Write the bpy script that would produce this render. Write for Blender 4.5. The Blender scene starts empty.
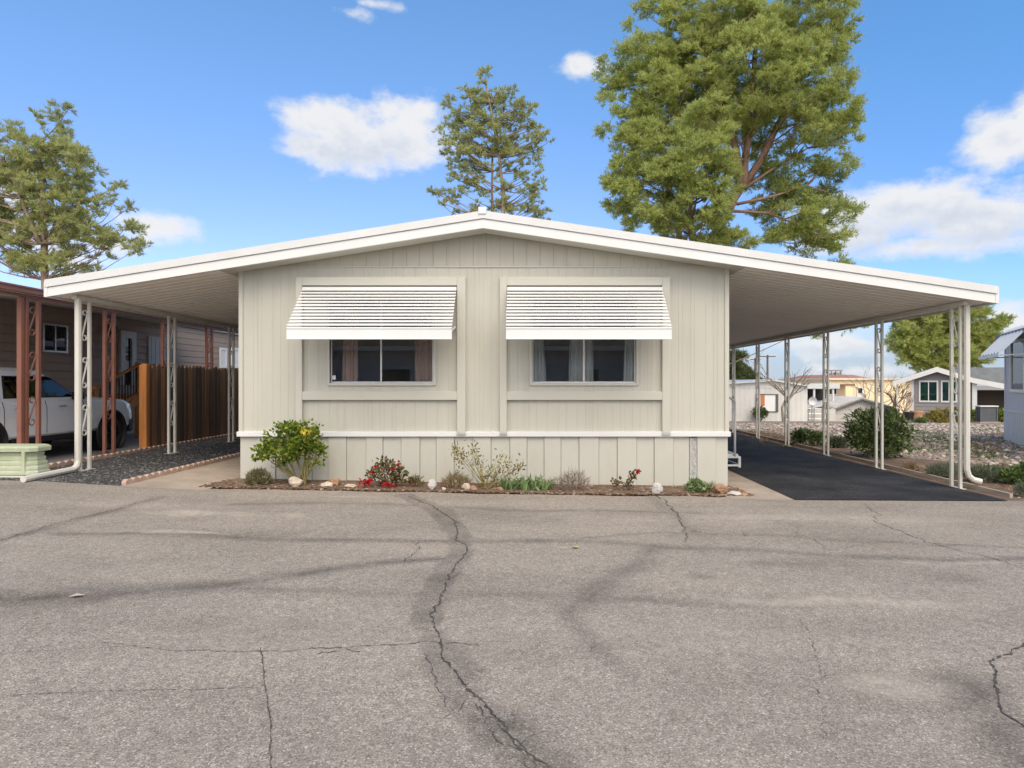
import bpy, bmesh, math, random
import numpy as np
from mathutils import Vector, Matrix
R = math.radians
random.seed(7)
rng = np.random.default_rng(11)
scene = bpy.context.scene
COL = scene.collection

# ------------------------------------------------------------------ camera geometry
F = 640.0; CX = 535.0; CY = 383.0; CZ = 1.5; D = 9.58          # focal length in px, principal point, eye height, front wall
def P(px, py, Y):
    return Vector(((px-CX)/F*Y, Y, CZ-(py-CY)/F*Y))
def PX(px, Y): return (px-CX)/F*Y
def PZ(py, Y): return CZ-(py-CY)/F*Y

# ------------------------------------------------------------------ terrain: separable, piecewise linear
AK = [(-900,.05),(-15,.03),(-9.3,.03),(-8.2,.12),(-7.4,.2),(-6.7,.19),(-5.5,.12),(-4.4,.06),(0,-.02),(2.9,-.057),(6.3,-.075),(12,-.1),(900,-.1)]
BK = [(-400,0),(20,0),(40,-.8),(44,-1.2),(48,-2.5),(60,-3.0),(2500,-3.0)]
def g(x, y):
    return np.interp(x, [k[0] for k in AK], [k[1] for k in AK]) + np.interp(y, [k[0] for k in BK], [k[1] for k in BK])
def road_pt(px, py):
    x = 0.0
    for _ in range(6):
        Y = (CZ-float(g(x, 5)))*F/(py-CY); x = (px-CX)/F*Y
    return x, Y

# ------------------------------------------------------------------ object helpers
def props(o, label=None, cat=None, group=None, kind=None):
    if label: o['label'] = label
    if cat: o['category'] = cat
    if group: o['group'] = group
    if kind: o['kind'] = kind
    return o
def empty(name, loc, label, cat, group=None):
    o = bpy.data.objects.new(name, None); COL.objects.link(o)
    o.location = loc; o.empty_display_size = .2
    return props(o, label, cat, group)
def origin(p):
    v = Vector((0,0,0))
    while p is not None:
        v = v + p.location; p = p.parent
    return v
def kids(o): return [c for c in o.children]
def copy_tree(o, parent=None):
    c = o.copy(); COL.objects.link(c)
    c.parent = parent
    for ch in list(o.children): copy_tree(ch, c)
    return c

class MB:
    def __init__(s): s.v = []; s.f = []; s.mi = []; s.cur = 0
    def add(s, vs, fs):
        b = len(s.v); s.v.extend([tuple(v) for v in vs])
        for f in fs: s.f.append([b+i for i in f]); s.mi.append(s.cur)
    def box(s, x0, x1, y0, y1, z0, z1):
        if x0 > x1: x0, x1 = x1, x0
        if y0 > y1: y0, y1 = y1, y0
        if z0 > z1: z0, z1 = z1, z0
        s.add([(x0,y0,z0),(x1,y0,z0),(x1,y1,z0),(x0,y1,z0),(x0,y0,z1),(x1,y0,z1),(x1,y1,z1),(x0,y1,z1)],
              [(0,3,2,1),(4,5,6,7),(0,1,5,4),(1,2,6,5),(2,3,7,6),(3,0,4,7)])
    def hexa(s, p):   # eight points: bottom four, top four
        s.add(p, [(0,3,2,1),(4,5,6,7),(0,1,5,4),(1,2,6,5),(2,3,7,6),(3,0,4,7)])
    def slope(s, x0, x1, z0, z1, t, b, y0, y1):     # slab under the line (x0,z0)-(x1,z1), from t to b below it
        s.hexa([(x0,y0,z0-b),(x1,y0,z1-b),(x1,y1,z1-b),(x0,y1,z0-b),(x0,y0,z0-t),(x1,y0,z1-t),(x1,y1,z1-t),(x0,y1,z0-t)])
    def bar(s, a, b, w, h=None):
        a = Vector(a); b = Vector(b); h = h or w
        d = (b-a).normalized(); up = Vector((0,0,1)) if abs(d.z) < .9 else Vector((0,1,0))
        sx = d.cross(up).normalized()*w/2; sy = sx.cross(d).normalized()*h/2
        s.hexa([a-sx-sy, a+sx-sy, a+sx+sy, a-sx+sy, b-sx-sy, b+sx-sy, b+sx+sy, b-sx+sy])
    def tube(s, pts, r, n=6, cap=True):
        pts = [Vector(p) for p in pts]; rs = r if isinstance(r, (list, tuple)) else [r]*len(pts)
        vs = []; fs = []; prev = None
        for i, p in enumerate(pts):
            d = (pts[min(i+1,len(pts)-1)]-pts[max(i-1,0)])
            d = d.normalized() if d.length > 1e-9 else Vector((0,0,1))
            if prev is None:
                up = Vector((0,0,1)) if abs(d.z) < .9 else Vector((1,0,0))
                u = d.cross(up).normalized()
            else:
                u = (prev - d*prev.dot(d)); u = u.normalized() if u.length > 1e-6 else d.orthogonal().normalized()
            prev = u; w = d.cross(u)
            for k in range(n):
                a = 2*math.pi*k/n
                vs.append(p+(u*math.cos(a)+w*math.sin(a))*rs[i])
        for i in range(len(pts)-1):
            for k in range(n):
                fs.append((i*n+k, i*n+(k+1)%n, (i+1)*n+(k+1)%n, (i+1)*n+k))
        if cap:
            fs.append(tuple(range(n-1,-1,-1))); fs.append(tuple((len(pts)-1)*n+k for k in range(n)))
        s.add(vs, fs)
    def disc(s, c, ax, r, h, n=20, r2=None):   # cylinder centred at c, axis 'x','y' or 'z'
        c = Vector(c); e = {'x':Vector((1,0,0)),'y':Vector((0,1,0)),'z':Vector((0,0,1))}[ax]
        s.tube([c-e*h/2, c+e*h/2], [r, r if r2 is None else r2], n)
    def ring(s, c, ax, prof, n=24):            # lathe: prof = [(radius, offset along axis)]
        c = Vector(c); e = {'x':Vector((1,0,0)),'y':Vector((0,1,0)),'z':Vector((0,0,1))}[ax]
        u = Vector((0,0,1)) if ax != 'z' else Vector((1,0,0)); w = e.cross(u)
        vs = []; fs = []; m = len(prof)
        for k in range(n):
            a = 2*math.pi*k/n; d = u*math.cos(a)+w*math.sin(a)
            for (r, o) in prof: vs.append(c+d*r+e*o)
        for k in range(n):
            for j in range(m-1):
                fs.append((k*m+j, k*m+j+1, ((k+1)%n)*m+j+1, ((k+1)%n)*m+j))
        s.add(vs, fs)
    def build(s, name, mat, parent=None, smooth=False, bevel=0, label=None):
        o0 = origin(parent)
        me = bpy.data.meshes.new(name)
        me.from_pydata([(v[0]-o0.x, v[1]-o0.y, v[2]-o0.z) for v in s.v], [], s.f)
        mats = mat if isinstance(mat, (list, tuple)) else [mat]
        for m in mats: me.materials.append(m)
        if len(mats) > 1: me.polygons.foreach_set('material_index', s.mi)
        if smooth: me.polygons.foreach_set('use_smooth', [True]*len(me.polygons))
        bm = bmesh.new(); bm.from_mesh(me); bmesh.ops.recalc_face_normals(bm, faces=bm.faces); bm.to_mesh(me); bm.free()
        o = bpy.data.objects.new(name, me); COL.objects.link(o); o.parent = parent
        if bevel:
            b = o.modifiers.new('Bevel', 'BEVEL'); b.width = bevel; b.segments = 2; b.limit_method = 'ANGLE'
        if label: o['label'] = label
        return o

def np_mesh(name, V, faces_n, mat, parent=None, smooth=False, base=None):
    """V (N*faces_n,3): independent triangles or quads"""
    o0 = origin(parent) if parent is not None else Vector(base or (0,0,0))
    V = np.asarray(V, dtype=np.float32) - np.array(o0, dtype=np.float32)
    n = len(V)//faces_n
    me = bpy.data.meshes.new(name)
    me.vertices.add(len(V)); me.vertices.foreach_set('co', V.ravel())
    me.loops.add(len(V)); me.loops.foreach_set('vertex_index', np.arange(len(V), dtype=np.int32))
    me.polygons.add(n); me.polygons.foreach_set('loop_start', np.arange(n, dtype=np.int32)*faces_n)
    me.update(calc_edges=True); me.validate()
    for m in (mat if isinstance(mat, (list, tuple)) else [mat]): me.materials.append(m)
    o = bpy.data.objects.new(name, me); COL.objects.link(o); o.parent = parent
    if parent is None: o.location = o0
    return o

def sheet(name, poly, dz, mat, kind='structure'):
    bm = bmesh.new()
    bm.faces.new([bm.verts.new((x, y, 0)) for x, y in poly])
    xs = [p[0] for p in poly]; ys = [p[1] for p in poly]
    for k, _ in AK:
        if min(xs) < k < max(xs):
            bmesh.ops.bisect_plane(bm, geom=bm.verts[:]+bm.edges[:]+bm.faces[:], plane_co=(k,0,0), plane_no=(1,0,0))
    for k, _ in BK:
        if min(ys) < k < max(ys):
            bmesh.ops.bisect_plane(bm, geom=bm.verts[:]+bm.edges[:]+bm.faces[:], plane_co=(0,k,0), plane_no=(0,1,0))
    for v in bm.verts: v.co.z = float(g(v.co.x, v.co.y))+dz
    bmesh.ops.recalc_face_normals(bm, faces=bm.faces)
    for f in bm.faces:
        if f.normal.z < 0: f.normal_flip()
    me = bpy.data.meshes.new(name); bm.to_mesh(me); bm.free(); me.materials.append(mat)
    o = bpy.data.objects.new(name, me); COL.objects.link(o)
    if kind: o['kind'] = kind
    return o

# ------------------------------------------------------------------ materials
def new_mat(name):
    m = bpy.data.materials.new(name); m.use_nodes = True
    nt = m.node_tree; b = nt.nodes['Principled BSDF']
    return m, nt, b
def N(nt, t, **kw):
    n = nt.nodes.new(t)
    for k, v in kw.items():
        if k.startswith('i_'):
            n.inputs[int(k[2:]) if k[2:].isdigit() else k[2:]].default_value = v
        else: setattr(n, k, v)
    return n
def rgba(c): return (c[0], c[1], c[2], 1)
def coords(nt, scale=(1,1,1), which='Object'):
    tc = N(nt, 'ShaderNodeTexCoord'); mp = N(nt, 'ShaderNodeMapping')
    mp.inputs['Scale'].default_value = scale
    nt.links.new(tc.outputs[which], mp.inputs['Vector'])
    return mp.outputs['Vector']
def noise(nt, vec, scale, detail=4, rough=.55, dist=0):
    n = N(nt, 'ShaderNodeTexNoise'); n.inputs['Scale'].default_value = scale; n.inputs['Detail'].default_value = detail
    n.inputs['Roughness'].default_value = rough; n.inputs['Distortion'].default_value = dist
    nt.links.new(vec, n.inputs['Vector']); return n.outputs['Fac']
def ramp(nt, fac, stops):
    r = N(nt, 'ShaderNodeValToRGB'); e = r.color_ramp.elements
    while len(e) < len(stops): e.new(.5)
    for i, (p, c) in enumerate(stops):
        e[i].position = p; e[i].color = rgba(c) if not isinstance(c, (int, float)) else (c,c,c,1)
    nt.links.new(fac, r.inputs['Fac']); return r.outputs['Color']
def mixc(nt, fac, a, b, mode='MIX'):
    m = N(nt, 'ShaderNodeMix', data_type='RGBA', blend_type=mode)
    for s, v in ((m.inputs[0], fac), (m.inputs[6], a), (m.inputs[7], b)):
        if isinstance(v, (int, float)): s.default_value = v
        elif isinstance(v, tuple): s.default_value = rgba(v)
        else: nt.links.new(v, s)
    return m.outputs[2]
def bump(nt, b, height, strength=.3, dist=.01):
    n = N(nt, 'ShaderNodeBump'); n.inputs['Strength'].default_value = strength; n.inputs['Distance'].default_value = dist
    nt.links.new(height, n.inputs['Height']); nt.links.new(n.outputs['Normal'], b.inputs['Normal'])
def simple(name, c, rough=.5, var=.12, scale=3.0, metal=0, stretch=(1,1,1), bscale=0, bstr=.2, spec=.5, dirt=None):
    """base colour with soft blotches, fine grain, optional bump"""
    m, nt, b = new_mat(name); v = coords(nt, stretch)
    n1 = noise(nt, v, scale, 5); n2 = noise(nt, v, scale*9, 3)
    lo = tuple(x*(1-var) for x in c); hi = tuple(min(1, x*(1+var)) for x in c)
    col = ramp(nt, n1, [(.3, lo), (.7, hi)])
    col2 = ramp(nt, n2, [(.3, 1-var*.5), (.7, 1+0*var)])
    col = mixc(nt, 1.0, col, col2, 'MULTIPLY')
    if dirt:
        d = noise(nt, coords(nt, dirt[2]), dirt[1], 6, .65)
        col = mixc(nt, ramp(nt, d, [(.5, 0.0), (.72, dirt[3])]), col, dirt[0])
    nt.links.new(col, b.inputs['Base Color']); b.inputs['Roughness'].default_value = rough; b.inputs['Metallic'].default_value = metal
    b.inputs['Specular IOR Level'].default_value = spec
    if bscale: bump(nt, b, noise(nt, v, bscale, 4), bstr)
    return m
def leaf_mat(name, stops, rough=.6, big=.25, trans=.25, nscale=.5):
    """colour by leaf (random per island), blotches by place, some light through the leaf"""
    m, nt, b = new_mat(name)
    geo = N(nt, 'ShaderNodeNewGeometry'); v = coords(nt)
    col = ramp(nt, geo.outputs['Random Per Island'], stops)
    n1 = noise(nt, v, nscale, 3)
    col = mixc(nt, 1.0, col, ramp(nt, n1, [(.3, 1-big), (.7, 1.0)]), 'MULTIPLY')
    nt.links.new(col, b.inputs['Base Color']); b.inputs['Roughness'].default_value = rough
    b.inputs['Specular IOR Level'].default_value = .25
    tr = N(nt, 'ShaderNodeBsdfTranslucent'); nt.links.new(col, tr.inputs['Color'])
    mx = N(nt, 'ShaderNodeMixShader'); mx.inputs[0].default_value = trans
    out = nt.nodes['Material Output']
    nt.links.new(b.outputs[0], mx.inputs[1]); nt.links.new(tr.outputs[0], mx.inputs[2]); nt.links.new(mx.outputs[0], out.inputs['Surface'])
    return m
def glass_mat(name, tint=(.9,.95,.95), refl=1.0, rough=.02):
    m, nt, b = new_mat(name)
    t = N(nt, 'ShaderNodeBsdfTransparent'); t.inputs['Color'].default_value = rgba(tint)
    gl = N(nt, 'ShaderNodeBsdfGlossy'); gl.inputs['Roughness'].default_value = rough
    fr = N(nt, 'ShaderNodeFresnel'); fr.inputs['IOR'].default_value = 1.6*refl
    mx = N(nt, 'ShaderNodeMixShader'); out = nt.nodes['Material Output']
    v = coords(nt); n1 = noise(nt, v, .8, 2)
    bn = N(nt, 'ShaderNodeBump'); bn.inputs['Strength'].default_value = .03; nt.links.new(n1, bn.inputs['Height'])
    nt.links.new(bn.outputs[0], gl.inputs['Normal'])
    nt.links.new(fr.outputs[0], mx.inputs[0]); nt.links.new(t.outputs[0], mx.inputs[1]); nt.links.new(gl.outputs[0], mx.inputs[2])
    nt.links.new(mx.outputs[0], out.inputs['Surface']); return m
def speckle(name, cols, vscale, big=(.85,1.0), rough=.9, bstr=.5, bdist=.01, stretch=(1,1,1), fine=None):
    """stones: colour per voronoi cell, with blotches and bump"""
    m, nt, b = new_mat(name); v = coords(nt, stretch)
    vo = N(nt, 'ShaderNodeTexVoronoi'); vo.inputs['Scale'].default_value = vscale; nt.links.new(v, vo.inputs['Vector'])
    sep = N(nt, 'ShaderNodeSeparateColor'); nt.links.new(vo.outputs['Color'], sep.inputs[0])
    col = ramp(nt, sep.outputs[0], cols)
    n1 = noise(nt, v, 1.2, 6, .6)
    col = mixc(nt, 1.0, col, ramp(nt, n1, [(.3, big[0]), (.7, big[1])]), 'MULTIPLY')
    nt.links.new(col, b.inputs['Base Color']); b.inputs['Roughness'].default_value = rough
    b.inputs['Specular IOR Level'].default_value = .2
    inv = N(nt, 'ShaderNodeMath', operation='SUBTRACT'); inv.inputs[0].default_value = 1
    nt.links.new(vo.outputs['Distance'], inv.inputs[1])
    bump(nt, b, inv.outputs[0], bstr, bdist)
    return m

M = {}
M['siding'] = simple('siding_paint', (.485,.47,.40), .55, .035, .7, dirt=((.36,.33,.27), .9, (6,6,.5), .3))
M['gable_siding'] = simple('gable_paint', (.455,.435,.36), .6, .05, .8, dirt=((.33,.30,.24), 1.0, (7,7,.6), .4))
M['trim_beige'] = simple('trim_beige', (.505,.49,.42), .5, .03, 1.2)
M['skirt'] = simple('skirt_paint', (.495,.485,.42), .5, .03, .8, dirt=((.45,.38,.29), 1.5, (3,3,1.0), .35))
M['white'] = simple('white_paint', (.68,.675,.655), .42, .03, 1.5)
M['awning'] = simple('awning_white', (.70,.70,.685), .35, .03, 2)
M['roof_white'] = simple('roof_metal', (.62,.62,.605), .45, .05, 1.0, dirt=((.55,.53,.49), 1.1, (1,1,1), .35))
M['ceiling'] = simple('carport_ceiling', (.86,.81,.735), .55, .04, .7)
M['post'] = simple('post_cream', (.60,.575,.505), .45, .05, 3)
M['alu'] = simple('aluminium', (.62,.62,.60), .35, .05, 4, metal=.6)
M['glass'] = glass_mat('window_glass', (.82,.85,.85), 1.28)
M['glass_dark'] = glass_mat('dark_glass', (.10,.11,.12), 1.05)
M['dark'] = simple('dark_void', (.02,.02,.02), .8, .1)
M['interior'] = simple('interior_wall', (.75,.71,.68), .8, .08)
M['peach'] = simple('peach_curtain', (.86,.63,.52), .85, .08, 3, stretch=(6,6,.5))
M['sheer'] = simple('sheer_curtain', (.88,.88,.85), .85, .05, 3, stretch=(6,6,.5))
M['vent'] = speckle('vent_mesh', [(0,(.30,.30,.28)),(1,(.55,.54,.5))], 60, rough=.5, bstr=.4)
M['concrete'] = simple('concrete', (.36,.295,.23), .85, .2, 1.6, bscale=60, bstr=.25, dirt=((.25,.19,.14), 2.2, (1,1,1), .6))
M['drive'] = speckle('new_asphalt', [(0,(.016,.016,.018)),(.6,(.032,.032,.034)),(1,(.080,.077,.072))], 110, (.35,1.35), .80, .4, .006)
M['dirt'] = simple('garden_dirt', (.14,.09,.06), .95, .35, 3, bscale=45, bstr=.6, dirt=((.26,.19,.13), 5, (1,1,1), .7))
M['ground'] = simple('dry_ground', (.31,.26,.205), .95, .25, .8, bscale=20, bstr=.5)
M['gravel_dark'] = speckle('dark_gravel', [(0,(.035,.034,.034)),(.5,(.075,.072,.07)),(.85,(.14,.135,.13)),(1,(.24,.23,.22))], 38, (.8,1), .9, .9, .03)
M['gravel_pale'] = speckle('pale_gravel', [(0,(.17,.125,.09)),(.3,(.29,.23,.18)),(.7,(.42,.345,.28)),(1,(.56,.48,.40))], 24, (.72,1), .9, .9, .05)
M['stone_pale'] = leaf_mat('pale_stones', [(0,(.16,.12,.09)),(.35,(.31,.25,.20)),(.7,(.46,.38,.32)),(1,(.62,.55,.48))], .85, .1, 0)
M['stone_dark'] = leaf_mat('dark_stones', [(0,(.03,.03,.03)),(.6,(.085,.082,.08)),(1,(.22,.21,.2))], .85, .1, 0)
M['board'] = simple('weathered_board', (.40,.33,.255), .85, .2, 3, stretch=(8,.6,8), bscale=30)
M['edging'] = simple('scalloped_brick', (.46,.32,.25), .9, .2, 6, bscale=60)
M['fence_wood'] = simple('fence_wood', (.17,.098,.058), .8, .45, 2.2, stretch=(9,9,.4), bscale=20, dirt=((.055,.038,.028), 1.4, (7,7,.5), .9))
M['new_wood'] = simple('orange_wood', (.52,.20,.05), .65, .25, 3, stretch=(8,8,.5), bscale=20)
M['stair_wood'] = simple('stair_wood', (.72,.30,.085), .65, .2, 3, stretch=(8,8,.5))
M['brown_siding'] = simple('brown_siding', (.54,.425,.345), .7, .08, 1.2)
M['red_metal'] = simple('brown_red_metal', (.25,.10,.066), .5, .12, 3)
M['ceil_left'] = simple('neighbour_soffit', (.75,.71,.64), .6, .05, 1)
M['utility'] = simple('utility_green', (.40,.44,.29), .6, .08, 3, dirt=((.62,.63,.52), 2.5, (1,1,1), .5))
M['truck'] = simple('truck_paint', (.88,.89,.89), .28, .02, 1)
M['truck'].node_tree.nodes['Principled BSDF'].inputs['Coat Weight'].default_value = .6
M['black'] = simple('black_plastic', (.018,.018,.02), .55, .1, 8)
M['tyre'] = simple('tyre_rubber', (.022,.022,.022), .85, .1, 12)
M['rim'] = simple('dark_rim', (.03,.03,.033), .35, .1, 5, metal=.7)
M['chrome'] = simple('bright_metal', (.7,.7,.7), .25, .05, 5, metal=.9)
M['lamp_glass'] = simple('headlamp', (.75,.78,.8), .12, .03, 5)
M['grey_siding'] = simple('grey_siding', (.25,.235,.235), .65, .06, 1.2)
M['pale_grey'] = simple('pale_grey_siding', (.66,.63,.60), .6, .05, 1.2)
M['home_white'] = simple('white_siding', (.70,.675,.625), .6, .05, .8)
M['tan'] = simple('tan_stucco', (.82,.66,.42), .8, .06, .6)
M['red_roof'] = simple('red_roof', (.36,.17,.12), .8, .15, 1)
M['grey_roof'] = simple('shingle_grey', (.22,.23,.235), .85, .15, 3)
M['ac'] = simple('ac_grey', (.10,.105,.115), .6, .1, 6)
M['pole'] = simple('pole_wood', (.14,.105,.08), .9, .2, 2, stretch=(6,6,.4))
M['bark'] = simple('pine_bark', (.30,.22,.165), .9, .3, 3, stretch=(4,4,.8), bscale=18, bstr=.7)
M['bark_red'] = simple('red_bark', (.30,.185,.125), .9, .35, 3, stretch=(4,4,.8), bscale=18, bstr=.7)
M['twig'] = simple('grey_twig', (.27,.225,.18), .9, .25, 6)
M['rock_tan'] = simple('rock_tan', (.55,.45,.35), .9, .25, 6, bscale=22, bstr=.7)
M['rock_brown'] = simple('rock_brown', (.36,.21,.12), .9, .3, 7, bscale=22, bstr=.7)
M['rock_white'] = simple('rock_white', (.50,.47,.43), .8, .1, 6, bscale=22, bstr=.5)
M['orange'] = simple('orange_panel', (.62,.20,.07), .6, .1, 4)
M['terracotta'] = simple('terracotta', (.50,.27,.15), .8, .15, 6)
# foliage
M['pine_bright'] = leaf_mat('pine_bright', [(0,(.23,.29,.09)),(.4,(.46,.54,.155)),(.8,(.64,.68,.22)),(1,(.74,.68,.30))], .6, .25, .55, .35)
M['pine_mid'] = leaf_mat('pine_mid', [(0,(.29,.35,.15)),(.5,(.50,.55,.21)),(.85,(.64,.63,.26)),(1,(.68,.55,.31))], .6, .25, .55, .4)
M['pine_dark'] = leaf_mat('pine_dark', [(0,(.07,.10,.05)),(.5,(.14,.18,.07)),(1,(.24,.27,.1))], .65, .3, .35, .4)
M['bush_bright'] = leaf_mat('bush_bright', [(0,(.06,.105,.015)),(.35,(.13,.21,.025)),(.75,(.26,.34,.035)),(.95,(.42,.44,.07)),(1,(.5,.48,.12))], .42, .3, .3, 3)
M['bush_yellow'] = leaf_mat('bush_yellow', [(0,(.55,.40,.03)),(1,(.80,.60,.06))], .5, .1, .3, 3)
M['bush_dark'] = leaf_mat('bush_dark', [(0,(.04,.075,.025)),(.5,(.115,.17,.055)),(.9,(.23,.29,.11)),(1,(.4,.44,.2))], .42, .3, .3, 2)
M['sage'] = leaf_mat('sage', [(0,(.09,.12,.07)),(.6,(.19,.225,.14)),(1,(.30,.33,.22))], .7, .3, .25, 3)
M['grass_green'] = leaf_mat('grass_green', [(0,(.06,.12,.03)),(.6,(.14,.22,.06)),(1,(.28,.33,.13))], .6, .3, .3, 3)
M['iris'] = leaf_mat('iris_leaf', [(0,(.14,.21,.08)),(.6,(.24,.34,.13)),(1,(.38,.45,.24))], .5, .2, .3, 3)
M['dry'] = leaf_mat('dry_grass', [(0,(.17,.115,.06)),(.5,(.34,.245,.125)),(1,(.5,.39,.22))], .8, .3, .25, 4)
M['olive'] = leaf_mat('olive_leaf', [(0,(.12,.10,.02)),(.5,(.27,.225,.045)),(1,(.42,.36,.09))], .6, .2, .3, 4)
M['rose_leaf'] = leaf_mat('rose_leaf', [(0,(.09,.055,.025)),(.4,(.15,.12,.045)),(.8,(.20,.185,.07)),(1,(.30,.10,.06))], .55, .2, .25, 4)
M['rose_red'] = leaf_mat('rose_petal', [(0,(.30,.006,.012)),(.6,(.52,.016,.028)),(1,(.66,.05,.06))], .5, .1, .3, 4)
M['mound'] = leaf_mat('mound_leaf', [(0,(.12,.11,.05)),(.6,(.24,.22,.11)),(1,(.38,.34,.19))], .8, .3, .25, 4)
M['dusty'] = leaf_mat('dusty_twigs', [(0,(.17,.12,.09)),(.5,(.29,.235,.19)),(1,(.43,.375,.32))], .8, .2, .2, 4)
M['litter'] = leaf_mat('leaf_litter', [(0,(.07,.035,.02)),(.4,(.16,.085,.05)),(.8,(.29,.185,.115)),(1,(.48,.40,.31))], .9, .2, .1, 4)
# ================================================================== GROUND, ROAD
ROAD_Y = 8.70; SIDE_Y = 8.55
go = sheet('ground', [(-700,-300),(700,-300),(700,1800),(-700,1800)], -.02, M['ground'])

def polyline_dist(X, Y, pts):
    d = np.full(X.shape, 1e9)
    for (ax, ay, aw), (bx, by, bw) in zip(pts[:-1], pts[1:]):
        dx, dy = bx-ax, by-ay; L = dx*dx+dy*dy+1e-9
        t = np.clip(((X-ax)*dx+(Y-ay)*dy)/L, 0, 1)
        w = aw+(bw-aw)*t
        d = np.minimum(d, np.hypot(X-(ax+t*dx), Y-(ay+t*dy))/w)
    return d
def sines(X, Y, seed, f0=1.0, octs=5):
    r = np.random.default_rng(seed); o = np.zeros(X.shape); a = 1.0; f = f0; tot = 0
    for _ in range(octs):
        for _ in range(3):
            th = r.uniform(0, 6.28); ph = r.uniform(0, 6.28)
            o += a*np.sin(f*(X*math.cos(th)+Y*math.sin(th))*6.28+ph); tot += a
        a *= .6; f *= 1.9
    return o/tot*2.2
def wob(pts, px_w):   # picture polyline -> road points with half-width in metres
    out = []
    for i, p in enumerate(pts):
        x, y = road_pt(p[0], p[1]); out.append((x, y, px_w if len(p) < 3 else p[2]))
    return out
xs = np.concatenate([np.linspace(-80,-9.2,30), np.arange(-9,8.6,.03), np.linspace(8.8,80,30)])
ys = np.concatenate([np.linspace(-9,2.1,14), np.arange(2.2,ROAD_Y-.01,.03), [ROAD_Y]])
X, Y = np.meshgrid(xs, ys)
dX = X+.05*sines(X, Y, 3, .5); dY = Y+.05*sines(X, Y, 4, .5)
tar = np.zeros(X.shape)
def band(pts, strength, soft=1.0, w=.1):
    global tar
    d = polyline_dist(dX, dY, wob(pts, w))
    tar = np.maximum(tar, min(1.0, strength*1.6)*np.clip((1.25-d)/soft, 0, 1))
def smear(pts, strength, w):
    band(pts, strength, 1.2, w)
# sealed strips along the cracks, tyre-dark streaks
band([(405,496,.12),(440,512,.14),(458,535,.10),(457,560,.10),(440,590,.10),(430,625,.09)], .4, .22)
band([(430,625,.05),(446,668,.14),(470,705,.13),(500,738,.12),(540,775,.13)], .4, .5)
smear([(660,545,.10),(622,575,.10),(575,598,.12),(568,622,.10),(600,650,.07),(640,678,.04)], .38, .13)
smear([(572,610),(600,590),(650,560)], .42, .15)
smear([(0,598,.22),(100,594,.26),(200,588,.18),(300,575,.12),(380,563,.10),(452,557,.07)], .62, .2)
smear([(180,590),(300,592),(420,593),(512,596),(640,600),(760,606)], .34, .09)
smear([(60,533),(170,535),(300,540),(440,542),(560,541),(700,548),(850,557),(1024,560)], .45, .10)
smear([(560,541),(660,533),(790,537),(930,545),(1024,549)], .35, .05)
smear([(230,505),(320,503),(420,506),(512,510),(640,512),(700,513)], .35, .10)
smear([(0,540,.10),(60,524,.10),(110,512,.10),(160,498,.10)], .42, .12)
smear([(980,690),(1000,735),(1040,790)], .6, .22)
smear([(505,725),(535,745),(575,790)], .55, .16)
smear([(640,490),(672,512),(690,532)], .3, .12)
for (px, py, w, s) in [(705,576,.10,.5),(718,590,.07,.35),(955,577,.14,.4),(800,565,.15,.25),(130,690,.07,.22),(780,600,.2,.2),(265,515,.2,.2),(760,564,.1,.4)]:
    x, y = road_pt(px, py); tar = np.maximum(tar, s*np.clip(1.3-np.hypot((dX-x)/1.5, dY-y)/w, 0, 1))
pale = np.zeros(X.shape)
for (px, py, wx, wy, s) in [(200,514,1.0,.16,.75),(110,505,.9,.2,.3),(170,533,.7,.05,.7),(840,603,.9,.09,.6),(880,603,.5,.05,.5),(905,690,.35,.12,.55),(560,548,.08,.03,.9),(830,520,1.4,.25,.45),(620,520,.8,.2,.3),(345,497,.4,.05,.5),(980,562,.8,.06,.45),(300,640,1.2,.4,.18),(700,640,.9,.3,.18)]:
    x, y = road_pt(px, py)
    q = np.hypot((dX-x)/wx, (dY-y)/wy)+.5*sines(X, Y, int(px), .9)
    pale = np.maximum(pale, s*np.clip(1.2-q, 0, 1))
tar = np.clip(tar*(.82+.3*sines(X, Y, 21, 1.5)), 0, 1)
edge = .035*sines(X[-1], X[-1]*0+3, 8, 1.3)
Y2 = Y.copy(); Y2[-1] += edge
Z = g(X, Y)+.004
nv = X.size; nx = len(xs); ny = len(ys)
me = bpy.data.meshes.new('road')
me.vertices.add(nv); me.vertices.foreach_set('co', np.stack([X, Y2, Z], -1).astype(np.float32).ravel())
ii = np.arange(nv).reshape(ny, nx)
q = np.stack([ii[:-1,:-1], ii[:-1,1:], ii[1:,1:], ii[1:,:-1]], -1).reshape(-1, 4).astype(np.int32)
me.loops.add(q.size); me.loops.foreach_set('vertex_index', q.ravel())
me.polygons.add(len(q)); me.polygons.foreach_set('loop_start', np.arange(len(q), dtype=np.int32)*4)
me.update(calc_edges=True)
for nm, arr in (('tar', tar), ('pale', pale)):
    a = me.attributes.new(nm, 'FLOAT', 'POINT'); a.data.foreach_set('value', arr.astype(np.float32).ravel())
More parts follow.
